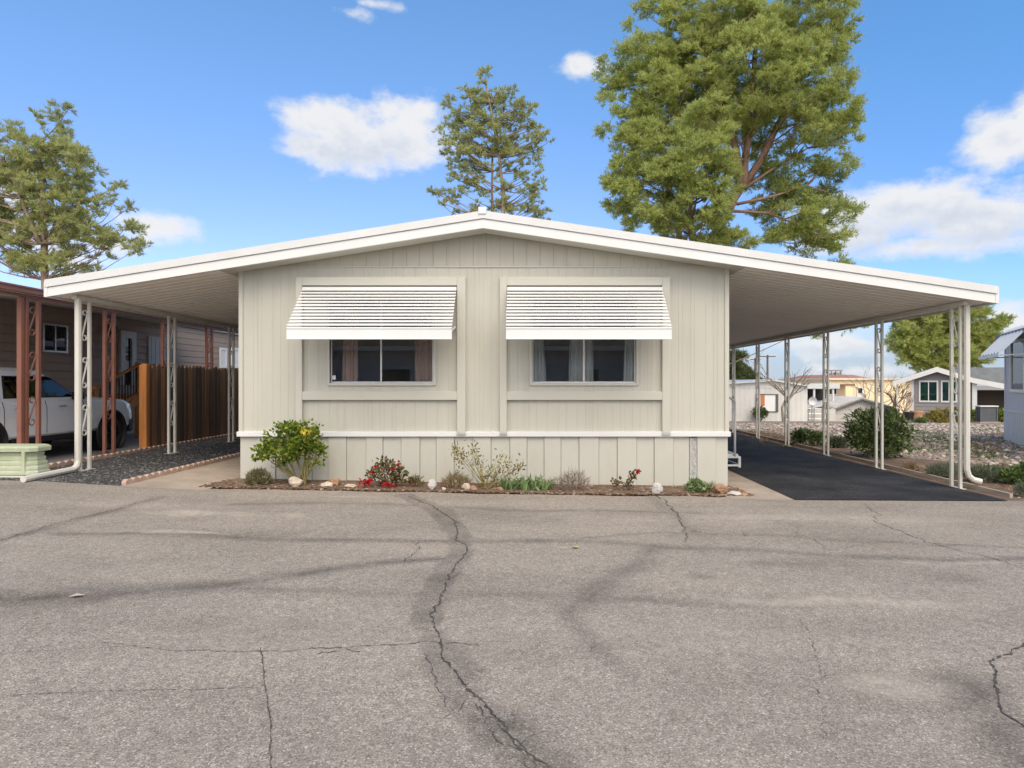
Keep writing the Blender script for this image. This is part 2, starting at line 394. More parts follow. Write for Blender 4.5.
# worn asphalt
m, nt, b = new_mat('worn_asphalt'); v = coords(nt)
vo = N(nt, 'ShaderNodeTexVoronoi'); vo.inputs['Scale'].default_value = 150; nt.links.new(v, vo.inputs['Vector'])
sp = N(nt, 'ShaderNodeSeparateColor'); nt.links.new(vo.outputs['Color'], sp.inputs[0])
agg = ramp(nt, sp.outputs[0], [(0,(.165,.140,.112)),(.30,(.258,.222,.180)),(.7,(.308,.266,.217)),(.9,(.372,.325,.268)),(1,(.52,.465,.40))])
vo2 = N(nt, 'ShaderNodeTexVoronoi'); vo2.inputs['Scale'].default_value = 34; nt.links.new(v, vo2.inputs['Vector'])
sp2 = N(nt, 'ShaderNodeSeparateColor'); nt.links.new(vo2.outputs['Color'], sp2.inputs[0])
agg = mixc(nt, 1.0, agg, ramp(nt, sp2.outputs[1], [(0,.88),(.5,1.0),(1,1.08)]), 'MULTIPLY')
blot = noise(nt, coords(nt, (.55,1.3,1)), .9, 7, .62)
agg = mixc(nt, 1.0, agg, ramp(nt, blot, [(.28,(.80,.79,.78)),(.5,(1,1,1)),(.72,(1.16,1.15,1.12))]), 'MULTIPLY')
gr = noise(nt, v, 14, 5, .7)
agg = mixc(nt, 1.0, agg, ramp(nt, gr, [(.3,.90),(.7,1.07)]), 'MULTIPLY')
at = N(nt, 'ShaderNodeAttribute', attribute_name='tar'); ap = N(nt, 'ShaderNodeAttribute', attribute_name='pale')
tn = N(nt, 'ShaderNodeMath', operation='MULTIPLY'); nt.links.new(at.outputs['Fac'], tn.inputs[0])
nt.links.new(ramp(nt, noise(nt, v, 5, 6, .7), [(.3,.72),(.6,1.0)]), tn.inputs[1])
agg = mixc(nt, 1.0, agg, ramp(nt, tn.outputs[0], [(0,(1,1,1)),(1,(.42,.42,.43))]), 'MULTIPLY')
pn = N(nt, 'ShaderNodeMath', operation='MULTIPLY'); nt.links.new(ap.outputs['Fac'], pn.inputs[0])
nt.links.new(ramp(nt, noise(nt, v, 9, 5, .7), [(.35,.25),(.65,.95)]), pn.inputs[1])
agg = mixc(nt, pn.outputs[0], agg, (.50,.43,.345))
nt.links.new(agg, b.inputs['Base Color']); b.inputs['Roughness'].default_value = .88; b.inputs['Specular IOR Level'].default_value = .25
inv = N(nt, 'ShaderNodeMath', operation='SUBTRACT'); inv.inputs[0].default_value = 1; nt.links.new(vo.outputs['Distance'], inv.inputs[1])
bump(nt, b, inv.outputs[0], .3, .006)
me.materials.append(m)
road = bpy.data.objects.new('road', me); COL.objects.link(road); road['kind'] = 'structure'

crack_m = simple('crack_dark', (.068,.06,.053), .95, .3, 8)
def crack(pts, w0, w1, seed, jit=.02, name='crack'):
    r = random.Random(seed); W = wob(pts, .01)
    P2 = []
    for (a, b2) in zip(W[:-1], W[1:]):
        L = math.hypot(b2[0]-a[0], b2[1]-a[1]); n = max(1, int(L/.018))
        for i in range(n): P2.append((a[0]+(b2[0]-a[0])*i/n, a[1]+(b2[1]-a[1])*i/n))
    P2.append(W[-1][:2])
    o = [0, 0]; mb = MB(); vs = []
    for i, (x, y) in enumerate(P2):
        o = [o[0]*.8+r.gauss(0, jit*.55), o[1]*.8+r.gauss(0, jit*.55)]
        t = i/max(1, len(P2)-1)
        w = (w0+(w1-w0)*t)*r.uniform(.15, 1.25)*.30
        if r.random() < .08: w *= .3
        k = P2[min(i+1, len(P2)-1)]; j = P2[max(i-1, 0)]
        tx, ty = k[0]-j[0], k[1]-j[1]; L = math.hypot(tx, ty)+1e-9
        nxn, nyn = -ty/L, tx/L
        cx_, cy_ = x+o[0], y+o[1]
        z = float(g(cx_, cy_))+.008
        vs += [(cx_-nxn*w, cy_-nyn*w, z), (cx_+nxn*w, cy_+nyn*w, z)]
    mb.add(vs, [(2*i, 2*i+1, 2*i+3, 2*i+2) for i in range(len(P2)-1)])
    o_ = mb.build(name, crack_m, road); return o_
crack([(408,497),(432,506),(440,512),(455,522),(458,540),(468,546),(464,556),(452,572),(443,588),(441,602),(434,618),(440,640),(446,662),(462,685),(484,703),(502,724),(517,745),(548,770)], .028, .022, 1, .012)
crack([(655,494),(672,508),(686,529),(684,543)], .035, .018, 2, .02)
crack([(404,563),(417,548),(420,541)], .015, .012, 3)
crack([(1030,640),(1008,655),(993,664),(992,682),(1001,700),(1008,715),(1030,732)], .022, .022, 4, .01)
crack([(500,725),(520,748),(538,775)], .016, .014, 5, .01)
crack([(424,655),(430,672),(437,690),(452,712)], .012, .006, 31, .012)
crack([(468,700),(456,712),(440,722)], .009, .006, 32, .012)
crack([(520,748),(535,735),(548,730)], .009, .005, 33, .012)
crack([(470,690),(482,705),(500,728),(520,760)], .010, .006, 34, .03)
crack([(320,655),(345,650),(360,652)], .014, .01, 35, .01)
crack([(590,655),(612,640),(640,637)], .006, .004, 36, .02)
crack([(452,572),(470,580),(500,583)], .006, .004, 37, .02)
crack([(0,655),(60,650),(120,648)], .006, .004, 38, .01)
crack([(800,620),(815,650),(822,690),(818,740)], .007, .004, 39, .02)
crack([(260,648),(266,690),(272,775)], .010, .012, 6, .004)
crack([(0,697),(120,692),(260,690)], .007, .006, 7, .006)
crack([(100,644),(170,652),(260,652),(350,648),(430,643),(480,645)], .008, .012, 8, .01)
crack([(873,521),(905,534),(940,546),(980,556),(1015,566)], .02, .016, 9, .02)
crack([(865,505),(880,515),(873,521)], .016, .012, 10, .02)
crack([(540,520),(640,519),(760,521),(860,521)], .010, .010, 11, .02)
crack([(778,521),(797,528),(798,537)], .014, .010, 12, .02)
crack([(690,533),(790,536),(880,541),(1000,547)], .012, .012, 13, .02)
crack([(480,516),(560,512),(650,512)], .014, .010, 14, .02)
crack([(0,541),(50,526),(100,514),(140,503)], .018, .014, 15, .02)
crack([(190,530),(300,539),(400,541),(470,543)], .010, .012, 16, .02)
crack([(745,535),(770,548)], .012, .008, 17, .02)
crack([(815,540),(832,552)], .012, .008, 18, .02)

# ------------------------------------------------------------------ lots, drives, beds
sheet('concrete_path', [(-5.54,SIDE_Y-.02),(-4.42,SIDE_Y-.02),(-4.42,30),(-5.54,30)], .006, M['concrete'])
sheet('concrete_strip', [(2.6,SIDE_Y-.03),(3.47,SIDE_Y-.03),(3.47,30),(2.6,30)], .006, M['concrete'])
sheet('driveway', [(3.45,SIDE_Y-.06),(6.28,SIDE_Y-.06),(6.28,30),(3.45,30)], .014, M['drive'])
sheet('gravel_bed', [(-7.42,SIDE_Y),(-5.54,SIDE_Y),(-5.54,30),(-7.42,30)], .008, M['gravel_dark'])
sheet('neighbour_path', [(-8.0,SIDE_Y),(-7.42,SIDE_Y),(-7.42,30),(-8.0,30)], .005, M['concrete'])
sheet('neighbour_drive', [(-14,SIDE_Y),(-8.0,SIDE_Y),(-8.0,30),(-14,30)], .006, simple('neighbour_paving', (.30,.28,.26), .9, .15, 2))
_re = random.Random(12)
sheet('flower_bed', [(-4.62+.06*i, 8.82-.004*(i*.06)+_re.uniform(-.045,.035)) for i in range(127)]+[(3.05,8.86),(2.98,9.05),(2.92,D+.1),(-4.44,D+.1)], .012, M['dirt'])
sheet('dirt_strip', [(6.28,SIDE_Y),(15,SIDE_Y),(15,11.4),(11,11.8),(8.6,12.4),(7.5,14),(7.45,20),(7.6,30),(6.28,30)], .006, M['dirt'])
sheet('gravel_lot', [(15,11.4),(40,11.4),(40,45),(6.2,45),(6.2,30),(7.6,30),(7.45,20),(7.5,14),(8.6,12.4),(11,11.8)], .007, M['gravel_pale'])
# raised curb of bed: soft mound edge
mb = MB(); r = random.Random(5)
xsb = np.arange(-4.6, 3.0, .09)
for i in range(len(xsb)-1):
    pass
# scattered stones (uncountable)
def stones(name, n, area, size, mat, seed, flat=.6, weight=None):
    r = np.random.default_rng(seed); V = []
    ico = []
    bm = bmesh.new(); bmesh.ops.create_icosphere(bm, subdivisions=1, radius=1)
    tri = np.array([[tuple(v.co) for v in f.verts] for f in bm.faces]).reshape(-1, 3); bm.free()
    uv, idx = np.unique(np.round(tri, 5), axis=0, return_inverse=True); idx = idx.ravel()
    cnt = 0
    while cnt < n:
        x = r.uniform(area[0], area[1]); y = area[2]+(area[3]-area[2])*r.random()**(weight or 1)
        if len(area) > 4 and not area[4](x, y): continue
        s = size[0]+(size[1]-size[0])*r.random()**2.2
        q = uv*r.uniform(.6, 1.35, (len(uv), 1))*np.array([r.uniform(.8, 1.3), r.uniform(.8, 1.3), flat])*s
        a = r.uniform(0, 6.28); c, sn = math.cos(a), math.sin(a)
        q = np.stack([q[:,0]*c-q[:,1]*sn, q[:,0]*sn+q[:,1]*c, q[:,2]], 1)+np.array([x, y, float(g(x, y))+s*flat*.35])
        V.append(q[idx]); cnt += 1
    # shared vertices per stone so that each stone is one island
    allv = []; faces = []
    V = np.array([v for v in V])
    me = bpy.data.meshes.new(name); k = len(uv)
    vv = np.zeros((n, k, 3)); 
    for j in range(k): vv[:, j] = V[:, np.where(idx == j)[0][0]]
    me.vertices.add(n*k); me.vertices.foreach_set('co', vv.astype(np.float32).ravel())
    fi = (idx.reshape(1, -1)+np.arange(n).reshape(-1, 1)*k).astype(np.int32).ravel()
    me.loops.add(len(fi)); me.loops.foreach_set('vertex_index', fi)
    me.polygons.add(len(fi)//3); me.polygons.foreach_set('loop_start', np.arange(len(fi)//3, dtype=np.int32)*3)
    me.update(calc_edges=True); me.materials.append(mat)
    o = bpy.data.objects.new(name, me); COL.objects.link(o); return o
def in_lot(x, y):
    lim = np.interp(y, [11.4,11.8,12.4,14,20,30,45], [15,11,8.6,7.5,7.45,7.6,6.4])
    return x > lim+r_edge.uniform(-.25, .5)
r_edge = random.Random(3)
props(stones('pale_gravel', 12000, (6.8,22,11.5,34,in_lot), (.02,.075), M['stone_pale'], 31, .6, 1.3), 'pale pinkish landscaping gravel covering the open lot beyond the driveway', 'gravel', kind='stuff')
props(stones('dark_gravel', 9000, (-7.4,-5.55,8.6,18), (.008,.024), M['stone_dark'], 32, .65, 1.5), 'dark grey gravel filling the strip under the left carport', 'gravel', kind='stuff')
def in_bed(x, y): return True
lit = stones('leaf_litter', 6500, (-4.6,3.0,8.77,9.5), (.008,.032), M['litter'], 33, .5, 1.2)
props(lit, 'brown dry leaf litter and bark bits in the front flower bed', 'leaf litter', kind='stuff')
lit2 = stones('bark_litter', 2400, (6.6,12.5,8.75,12.2,lambda x, y: x < np.interp(y,[8.7,11.4,12.4],[12.5,11.5,8.4])), (.01,.035), M['litter'], 34, .5)
props(lit2, 'reddish bark chips along the dirt strip right of the driveway', 'bark chips', kind='stuff')
# border boards beside the driveway
t = empty('timber_edging', (6.52,8.6,float(g(6.52,8.6))), 'weathered timber edging boards laid end to end along the right side of the black driveway', 'edging')
y = 8.75
k = 0
while y < 26:
    L = 2.4; mb = MB(); z = float(g(6.52,y))
    dx = random.uniform(-.025,.025)
    mb.box(6.50+dx, 6.545+dx, y, y+L-.015, z-.03, z+.075+random.uniform(-.012,.012)); mb.build('board', M['board'], t, bevel=.006); y += L
# scalloped brick borders of the left gravel strip
def scallop(xc, y0, y1, label):
    mb = MB(); s = .155; y = y0
    while y < y1:
        z = float(g(xc, y)); n = 6
        pr = [(0,-.03),(0,.035)]+[(s*(.5-.5*math.cos(math.pi*i/n)), .035+.04*math.sin(math.pi*i/n)) for i in range(1, n)]+[(s-.006,.035),(s-.006,-.03)]
        vs = [(xc-.03, y+a, z+b_) for a, b_ in pr]+[(xc+.03, y+a, z+b_) for a, b_ in pr]; m_ = len(pr)
        mb.add(vs, [tuple(range(m_)), tuple(range(2*m_-1, m_-1, -1))]+[(i, m_+i, m_+(i+1)%m_, (i+1)%m_) for i in range(m_)])
        y += s
    o = mb.build('garden_edging', M['edging']); props(o, label, 'edging'); return o
scallop(-5.54, 8.62, 19, 'scalloped brick edging between the dark gravel and the concrete path')
scallop(-7.42, 9.0, 19, 'scalloped brick edging between the dark gravel and the wooden fence')

# ================================================================== THE HOME
XL, XR = -4.416, 2.889; XA = -.747; YF = 9.2; YB = 27.6
ZA = 3.972
def zr(x): return ZA-(.1576*(XA-x) if x < XA else .1467*(x-XA))
ZTRIM = .735
home = empty('manufactured_home', (XA, D, 0), 'beige single storey manufactured home with two white awnings and a low gable facing the street', 'house')
# ribbed front siding
def profile(x0, x1, pitch, groove, depth, seed):
    r = random.Random(seed); pts = []; x = x0-.3
    while x < x1+.3:
        w = pitch*r.choice([.55,1,1,1.45]) if seed else pitch
        pts += [(x, 0), (x+w-groove, 0), (x+w-groove*.75, depth), (x+w-groove*.25, depth)]
        x += w
    out = []
    pts = [p for p in pts]
    def at(xx): return float(np.interp(xx, [p[0] for p in pts], [p[1] for p in pts]))
    out = [(x0, at(x0))]+[p for p in pts if x0 < p[0] < x1]+[(x1, at(x1))]
    return out, pts
_, SPTS = profile(XL, XR, .115, .013, .0035, 3)
_, GPTS = profile(XL, XR, .2, .012, .006, 0)
def ribbed(mb, pts, x0, x1, zb, zt, y):
    fx = [p[0] for p in pts]; fd = [p[1] for p in pts]
    xs_ = [x0]+[p[0] for p in pts if x0+1e-4 < p[0] < x1-1e-4]+[x1]
    zbf = zb if callable(zb) else (lambda x: zb); ztf = zt if callable(zt) else (lambda x: zt)
    vs = []
    for x in xs_:
        dd = float(np.interp(x, fx, fd)); vs += [(x, y+dd, zbf(x)), (x, y+dd, ztf(x))]
    mb.add(vs, [(2*i, 2*i+2, 2*i+3, 2*i+1) for i in range(len(xs_)-1)])
ZSEAM = PZ(267, D)
def wx(px): return (px-CX)/F*D
def wz(py): return CZ-(py-CY)/F*D
wins = [(wx(330), wx(433.5)), (wx(532), wx(636))]
ZW0, ZW1 = wz(383), 2.78
mb = MB()
segs = [XL, wins[0][0], wins[0][1], wins[1][0], wins[1][1], XR]
for i in range(5):
    a, b2 = segs[i], segs[i+1]
    if i in (1, 3):
        ribbed(mb, SPTS, a, b2, ZTRIM-.03, ZW0, D); ribbed(mb, SPTS, a, b2, ZW1, ZSEAM, D)
        # reveals
        mb.box(a-.005, a, D+.002, D+.12, ZW0, ZW1); mb.box(b2, b2+.005, D+.002, D+.12, ZW0, ZW1)
    else: ribbed(mb, SPTS, a, b2, ZTRIM-.03, ZSEAM, D)
mb.build('front_wall', M['siding'], home)
mb = MB(); ribbed(mb, GPTS, XL, XR, ZSEAM-.01, lambda x: zr(x)-.20, D-.006); mb.build('gable_panel', M['gable_siding'], home)
mb = MB(); mb.box(XL, XR, D-.016, D-.001, ZSEAM-.008, ZSEAM+.008); mb.build('seam_strip', M['trim_beige'], home)
mb = MB()     # other three walls, floor
mb.box(XL, XL+.08, D+.02, YB-.3, .0, zr(XL)-.2); mb.box(XR-.08, XR, D+.02, YB-.3, -.1, zr(XR)-.2); mb.box(XL+.08, XR-.08, YB-.38, YB-.3, -.1, zr(XR)-.2)
mb.build('side_wall', M['siding'], home)
mb = MB(); mb.box(XL+.081, XR-.081, D+.03, D+2.4, .75, .8); mb.box(XL+.081, XR-.081, D+2.4, D+2.48, .8, 2.95); mb.box(XL+.081, XR-.081, D+.03, D+2.48, 2.93, 2.97); mb.box(wx(484)-.04, wx(484)+.04, D+.03, D+2.39, .8, 2.93)
mb.build('room_lining', M['interior'], home)
# corner trims
for x in (XL, XR):
    mb = MB(); mb.box(x-.012 if x == XL else x-.05, x+.05 if x == XL else x+.012, D-.022, D+.06, ZTRIM-.02, zr(x)-.225)
    mb.build('corner_trim', M['trim_beige'], home, bevel=.004)
# pilasters and headers round both windows
for (p0, p1, i0, i1) in [(297,466,303.5,457.5),(500,669.5,507,661.5)]:
    mb = MB(); y0, y1 = D-.065, D+.012
    zt = wz(277.5)
    mb.box(wx(p0), wx(i0), y0, y1, ZTRIM+.02, zt); mb.box(wx(i1), wx(p1), y0, y1, ZTRIM+.02, zt)
    mb.box(wx(i0), wx(i1), y0+.002, y1, wz(286), zt-.002)
    mb.box(wx(i0), wx(i1), y0+.004, y1, wz(400), wz(391.5))
    mb.build('window_surround', M['trim_beige'], home, bevel=.006)
    for a, b2 in ((p0, i0), (i1, p1)):
        mb = MB(); mb.box(wx(a)-.004, wx(b2)+.004, D-.072, D-.01, ZTRIM-.005, ZTRIM+.02); mb.build('surround_foot', M['alu'], home)
# casing between window and surround: plain flat trim
for k, (a, b2) in enumerate(wins):
    w = MB(); y0 = D-.028
    w.box(a-.035, a, y0, D+.05, ZW0-.035, ZW1+.03); w.box(b2, b2+.035, y0, D+.05, ZW0-.035, ZW1+.03)
    w.box(a, b2, y0, D+.05, ZW0-.04, ZW0-.0); w.box(a, b2, y0, D+.05, ZW1, ZW1+.03)
    win = w.build('window', M['trim_beige'], home, bevel=.004)
    f = MB(); fw = .022; yb = D+.055
    mid = (a+b2)/2-.015 if k == 0 else (a+b2)/2+.0
    for (u0, u1, v0, v1, yy) in [(a,a+fw,ZW0,ZW1,0),(b2-fw,b2,ZW0,ZW1,0),(a+fw,b2-fw,ZW0,ZW0+fw,0),(a+fw,b2-fw,ZW1-fw,ZW1,0),(mid-.012,mid+.012,ZW0+fw,ZW1-fw,-.006)]:
        f.box(u0, u1, yb+yy-.03, yb+yy, v0, v1)
    f.build('frame', M['alu'] if k == 0 else M['white'], win, bevel=.002)
    p = MB(); p.add([(a+fw,yb-.012,ZW0+fw),(b2-fw,yb-.012,ZW0+fw),(b2-fw,yb-.012,ZW1-fw),(a+fw,yb-.012,ZW1-fw)], [(0,1,2,3)]); p.build('pane', M['glass'], win)
    def curtain(xa, xb, xa2, xb2, mat, seed, yoff=.10):
        c = MB(); n = 40; m_ = 8; vs = []; rr = random.Random(seed); ph = rr.uniform(0, 6)
        for j in range(m_+1):
            tt = j/m_; z = ZW0-.05+(ZW1-ZW0+.1)*tt
            l = xa+(xa2-xa)*tt; r_ = xb+(xb2-xb)*tt
            for i in range(n+1):
                s = i/n; vs.append((l+(r_-l)*s, D+yoff+.02*math.sin(s*24+ph+.5*math.sin(tt*2))+.008*math.sin(s*61), z))
        c.add(vs, [(j*(n+1)+i, j*(n+1)+i+1, (j+1)*(n+1)+i+1, (j+1)*(n+1)+i) for j in range(m_) for i in range(n)])
        c.build('curtain', mat, win, smooth=True)
    if k == 0:
        curtain(wx(340), wx(356), wx(341), wx(357), M['peach'], 1); curtain(wx(414), wx(432), wx(413), wx(432), M['peach'], 2)
    else:
        curtain(wx(533), wx(547), wx(533), wx(541), M['sheer'], 3); curtain(wx(569), wx(594), wx(571), wx(594), M['sheer'], 4); curtain(wx(624), wx(636), wx(627), wx(636), M['sheer'], 5)
# sticker in the lower corner of the left pane
mb = MB(); mb.box(wx(331.5), wx(335), D+.03, D+.034, wz(379.5), wz(375.5)); mb.build('window_sticker', M['white'], home)
# white belt trim and skirt
mb = MB(); mb.box(XL-.03, XR+.03, D-.05, D+.0, ZTRIM-.035, ZTRIM+.04); mb.build('belt_trim', M['white'], home, bevel=.006)
sk = MB(); x = XL; i = 0; rr = random.Random(9)
vx0, vx1 = wx(689.5), wx(697)
while x < XR-.01:
    w = .272*rr.uniform(.9, 1.1); x1 = min(x+w, XR)
    if x < vx0 < x1: x1 = vx0
    if abs(x-vx0) < 1e-6: x = vx1; continue
    y = D-.012 if i % 2 else D+.006
    sk.box(x+.002, x1-.002, y, y+.03, -.12, ZTRIM-.036)
    x = x1; i += 1
sk.box(XL+.01, vx0-.01, D+.04, D+.05, -.12, ZTRIM-.036); sk.box(vx1+.01, XR-.01, D+.04, D+.05, -.12, ZTRIM-.036)
sk.build('skirt', M['skirt'], home, bevel=.003)
mb = MB(); mb.box(vx0+.003, vx1-.003, D-.004, D+.02, -.1, ZTRIM-.05); mb.build('skirt_vent', M['vent'], home)
# roof
def roofing(name, x0, x1, parent, mat, t, b_, y0, y1, bevel=0):
    mb = MB()
    cuts = [x0]+([XA] if x0 < XA < x1 else [])+[x1]
    for a, c in zip(cuts[:-1], cuts[1:]): mb.slope(a, c, zr(a), zr(c), t, b_, y0, y1)
    return mb.build(name, mat, parent, bevel=bevel)
HX0, HX1 = XL-.16, XR+.16
TX0, TX1 = -7.03, 6.64
def fascia(x0, x1, parent):
    roofing('roof_edge', x0, x1, parent, M['roof_white'], .0, .108, YF-.03, YF+.05)
    roofing('fascia', x0, x1, parent, M['white'], .122, .245, YF-.012, YF+.03)
    roofing('fascia_groove', x0, x1, parent, M['alu'], .106, .124, YF+.0, YF+.02)
    roofing('roof_panel', x0, x1, parent, M['roof_white'], .012, .06, YF+.051, YB)
fascia(HX0, HX1, home)
roofing('soffit', HX0, HX1, home, M['trim_beige'], .215, .24, YF+.031, D-.03)
roofing('eave_soffit', HX0, XL-.013, home, M['trim_beige'], .20, .236, D-.029, YB-.3); roofing('eave_soffit', XR+.013, HX1, home, M['trim_beige'], .20, .236, D-.029, YB-.3)
mb = MB(); mb.box(wx(478.5)*.961, wx(486.5)*.961, YF-.045, YF+.16, ZA-.05, ZA+.05); mb.build('ridge_cap', M['white'], home, bevel=.006)

# ------------------------------------------------------------------ carports
def scroll_pts(x, y0, y1, z0, z1):
    """one S-scroll in the plane of the post: curl, long diagonal, curl"""
    r_ = (y1-y0)*.36; ym = (y0+y1)/2; pts = []
    for k in range(13):
        a = R(180+300*(1-k/12)); q = r_*(.35+.65*k/12); pts.append((x, ym+math.cos(a)*q, z0+r_+math.sin(a)*q))
    for k in range(13):
        a = R(300*k/12); q = r_*(1-.65*k/12); pts.append((x, ym+math.cos(a)*q, z1-r_+math.sin(a)*q))
    return pts
def make_post(parent, x, y, ztop, mat, sep=.20, scroll_mat=None, w=.042, zb=None, name='post', nscroll=None, label=None):
    z0 = float(g(x, y)) if zb is None else zb
    mb = MB()
    mb.box(x-.06, x+.06, y-sep/2-.05, y+sep/2+.05, z0-.02, z0+.012)
    post = mb.build(name, mat, parent, label=label)
    mb = MB(); mb.box(x-.03, x+.03, y-sep/2-.03, y+sep/2+.03, ztop-.012, ztop); mb.build('cap_plate', mat, post)
    for s in (-1, 1):
        m2 = MB(); m2.box(x-w/2, x+w/2, y+s*sep/2-w/2, y+s*sep/2+w/2, z0+.012, ztop-.012); m2.build('upright', mat, post, bevel=.004)
    zz = ztop-.13
    for k in range(nscroll or 3):
        m3 = MB(); m3.tube(scroll_pts(x, y-sep/2+w/2, y+sep/2-w/2, zz-.47, zz), .011, 5)
        m3.build('scroll', scroll_mat or mat, post); zz -= .71
    return post
def carport(side, x0, x1, xb, label, ys_posts, nvis):
    cp = empty('carport', (xb, D, float(g(xb, D))), label, 'carport', 'carports on the sides of the beige home')
    fascia(x0, x1, cp)
    # pan ceiling: ribs run from the home to the beam
    xe0, xe1 = (x0+.05, x1) if side < 0 else (x0, x1-.05)
    mb = MB(); y = YF+.06; vs = []; prof = []
    while y < YB-.2:
        prof += [(y, 0), (y+.115, 0), (y+.122, .022), (y+.168, .022), (y+.175, 0)]; y += .2
    for (yy, dz) in prof: vs += [(xe0, yy, zr(xe0)-.232+dz), (xe1, yy, zr(xe1)-.232+dz)]
    mb.add(vs, [(2*i, 2*i+1, 2*i+3, 2*i+2) for i in range(len(prof)-1)])
    mb.build('ceiling', M['ceiling'], cp)
    bt = zr(xb)-.234; 
    mb = MB(); mb.box(xb-.035, xb+.035, YF+.15, YB-.2, bt-.065, bt-.002); mb.build('beam', M['post'], cp, bevel=.004)
    xo = x0 if side < 0 else x1
    mb = MB(); mb.box(xo-.02 if side < 0 else xo-.03, xo+.03 if side < 0 else xo+.02, YF-.02, YB, zr(xo)-.25, zr(xo)-.02); mb.build('gutter', M['white'], cp, bevel=.006)
    for yy in ys_posts: make_post(cp, xb, yy, bt-.065, M['post'])
    # downspout in front of the first post
    yy = ys_posts[0]-.10-.07; z0 = float(g(xb, yy)); sx = side
    mb = MB(); xd = xb+.05 if side > 0 else xb+.02
    if side < 0:
        pts = [(xd, yy, bt-.05), (xd, yy, z0+.17), (xd, yy-.03, z0+.09), (xd, yy-.11, z0+.055), (xd, yy-.45, z0+.05), (xd+.01, yy-1.02, z0+.045)]
    else:
        pts = [(xd, yy, bt-.05), (xd, yy, z0+.30), (xd+.03, yy, z0+.21), (xd+.09, yy-.01, z0+.155), (xd+.19, yy-.03, z0+.13)]
    mb.tube(pts, .042, 8); mb.build('downspout', M['post'], cp, smooth=False)
    return cp
carport(-1, TX0, HX0, -6.74, 'narrower white carport roof on scrolled posts left of the home beside the wooden fence', [9.58, 11.88, 14.2, 16.6, 19.0], 3)
carport(1, HX1, TX1, 6.30, 'wide white carport roof on scrolled posts over the black driveway right of the home', [9.58, 11.72, 13.86, 16.0, 18.1, 20.3, 22.5], 6)

# ------------------------------------------------------------------ awnings (fixed to the home)
def awning(tx0, tx1, bx0, bx1):
    yt, zt = D-.06, wz(290); yb, zb = 8.83, PZ(327.5, 8.83); zl = PZ(339.5, 8.83)
    n = 12; mb = MB()
    dy, dz = yb-yt, zb-zt; L = math.hypot(dy, dz); ny_, nz_ = dz/L, -dy/L   # outward normal
    for i in range(n):
        t0 = i/n-(.02 if i else 0); t1 = (i+1)/n
        h0, h1 = 0, .031
        for (ta, ha, tb, hb) in [(t0, h0, t1-.010, h1)]:
            xa0 = tx0+(bx0-tx0)*ta; xa1 = tx1+(bx1-tx1)*ta; xb0 = tx0+(bx0-tx0)*tb; xb1 = tx1+(bx1-tx1)*tb
            A = (yt+dy*ta+ny_*ha, zt+dz*ta+nz_*ha); B = (yt+dy*tb+ny_*hb, zt+dz*tb+nz_*hb); th = .004
            mb.hexa([(xa0,A[0],A[1]-th),(xa1,A[0],A[1]-th),(xb1,B[0],B[1]-th),(xb0,B[0],B[1]-th),(xa0,A[0],A[1]),(xa1,A[0],A[1]),(xb1,B[0],B[1]),(xb0,B[0],B[1])])
    aw = mb.build('awning', M['awning'], home)
    mb = MB(); mb.box(bx0, bx1, yb-.022, yb-.004, zl, zb+.004); mb.box(bx0, bx1, yb-.03, yb-.022, zl, zl+.02); mb.box(bx0, bx1, yb-.03, yb-.022, zb-.02, zb+.0); mb.build('valance', M['awning'], aw, bevel=.003)
    mb = MB()
    for x, xo in ((tx0+.02, bx0+.03), (tx1-.02, bx1-.03)):
        mb = MB(); mb.bar((x, D-.02, 2.34), (xo, yb+.02, zl+.10), .022); mb.build('awning_arm', M['awning'], aw)
    mb = MB(); mb.box(tx0, tx1, D-.075, D-.03, zt-.01, zt+.035); mb.build('awning_rail', M['awning'], aw)
awning(wx(304), wx(457), PX(287, 8.83), PX(452, 8.83))
awning(wx(507.5), wx(661.5), PX(506, 8.83), PX(671.5, 8.83))

# ------------------------------------------------------------------ entry steps on the driveway side
st = empty('entry_steps', (3.3, 11.9, float(g(3.3,12))), 'white metal entry steps with a handrail behind the right corner of the home', 'steps')
zg = float(g(3.4, 12))+.014
mb = MB()
for zz in (zg+.02, zg+.17):
    mb.box(2.9, 3.76, 11.70, 11.74, zz, zz+.035); mb.box(2.9, 3.76, 13.0, 13.04, zz, zz+.035); mb.box(3.72, 3.76, 11.74, 13.0, zz, zz+.035)
for yy in (11.70, 13.0): mb.box(3.72, 3.765, yy-.002, yy+.042, zg, zg+.2)
mb.build('base_frame', M['white'], st, bevel=.004)
for (xx, zz) in ((3.45, .205), (3.2, .40), (2.98, .60)):
    mb = MB(); mb.box(xx-.12, xx+.28, 11.745, 12.995, zg+zz, zg+zz+.035); mb.build('tread', M['white'], st, bevel=.004)
mb = MB()
for yy in (11.72, 13.02):
    mb.tube([(3.66, yy, zg+.17), (3.66, yy, zg+1.2)], .022, 8); mb.tube([(3.66, yy, zg+1.2), (3.0, yy, zg+1.75)], .02, 8); mb.tube([(3.0, yy, zg+.62), (3.0, yy, zg+1.75)], .02, 8)
mb.build('handrail', M['white'], st, smooth=True)
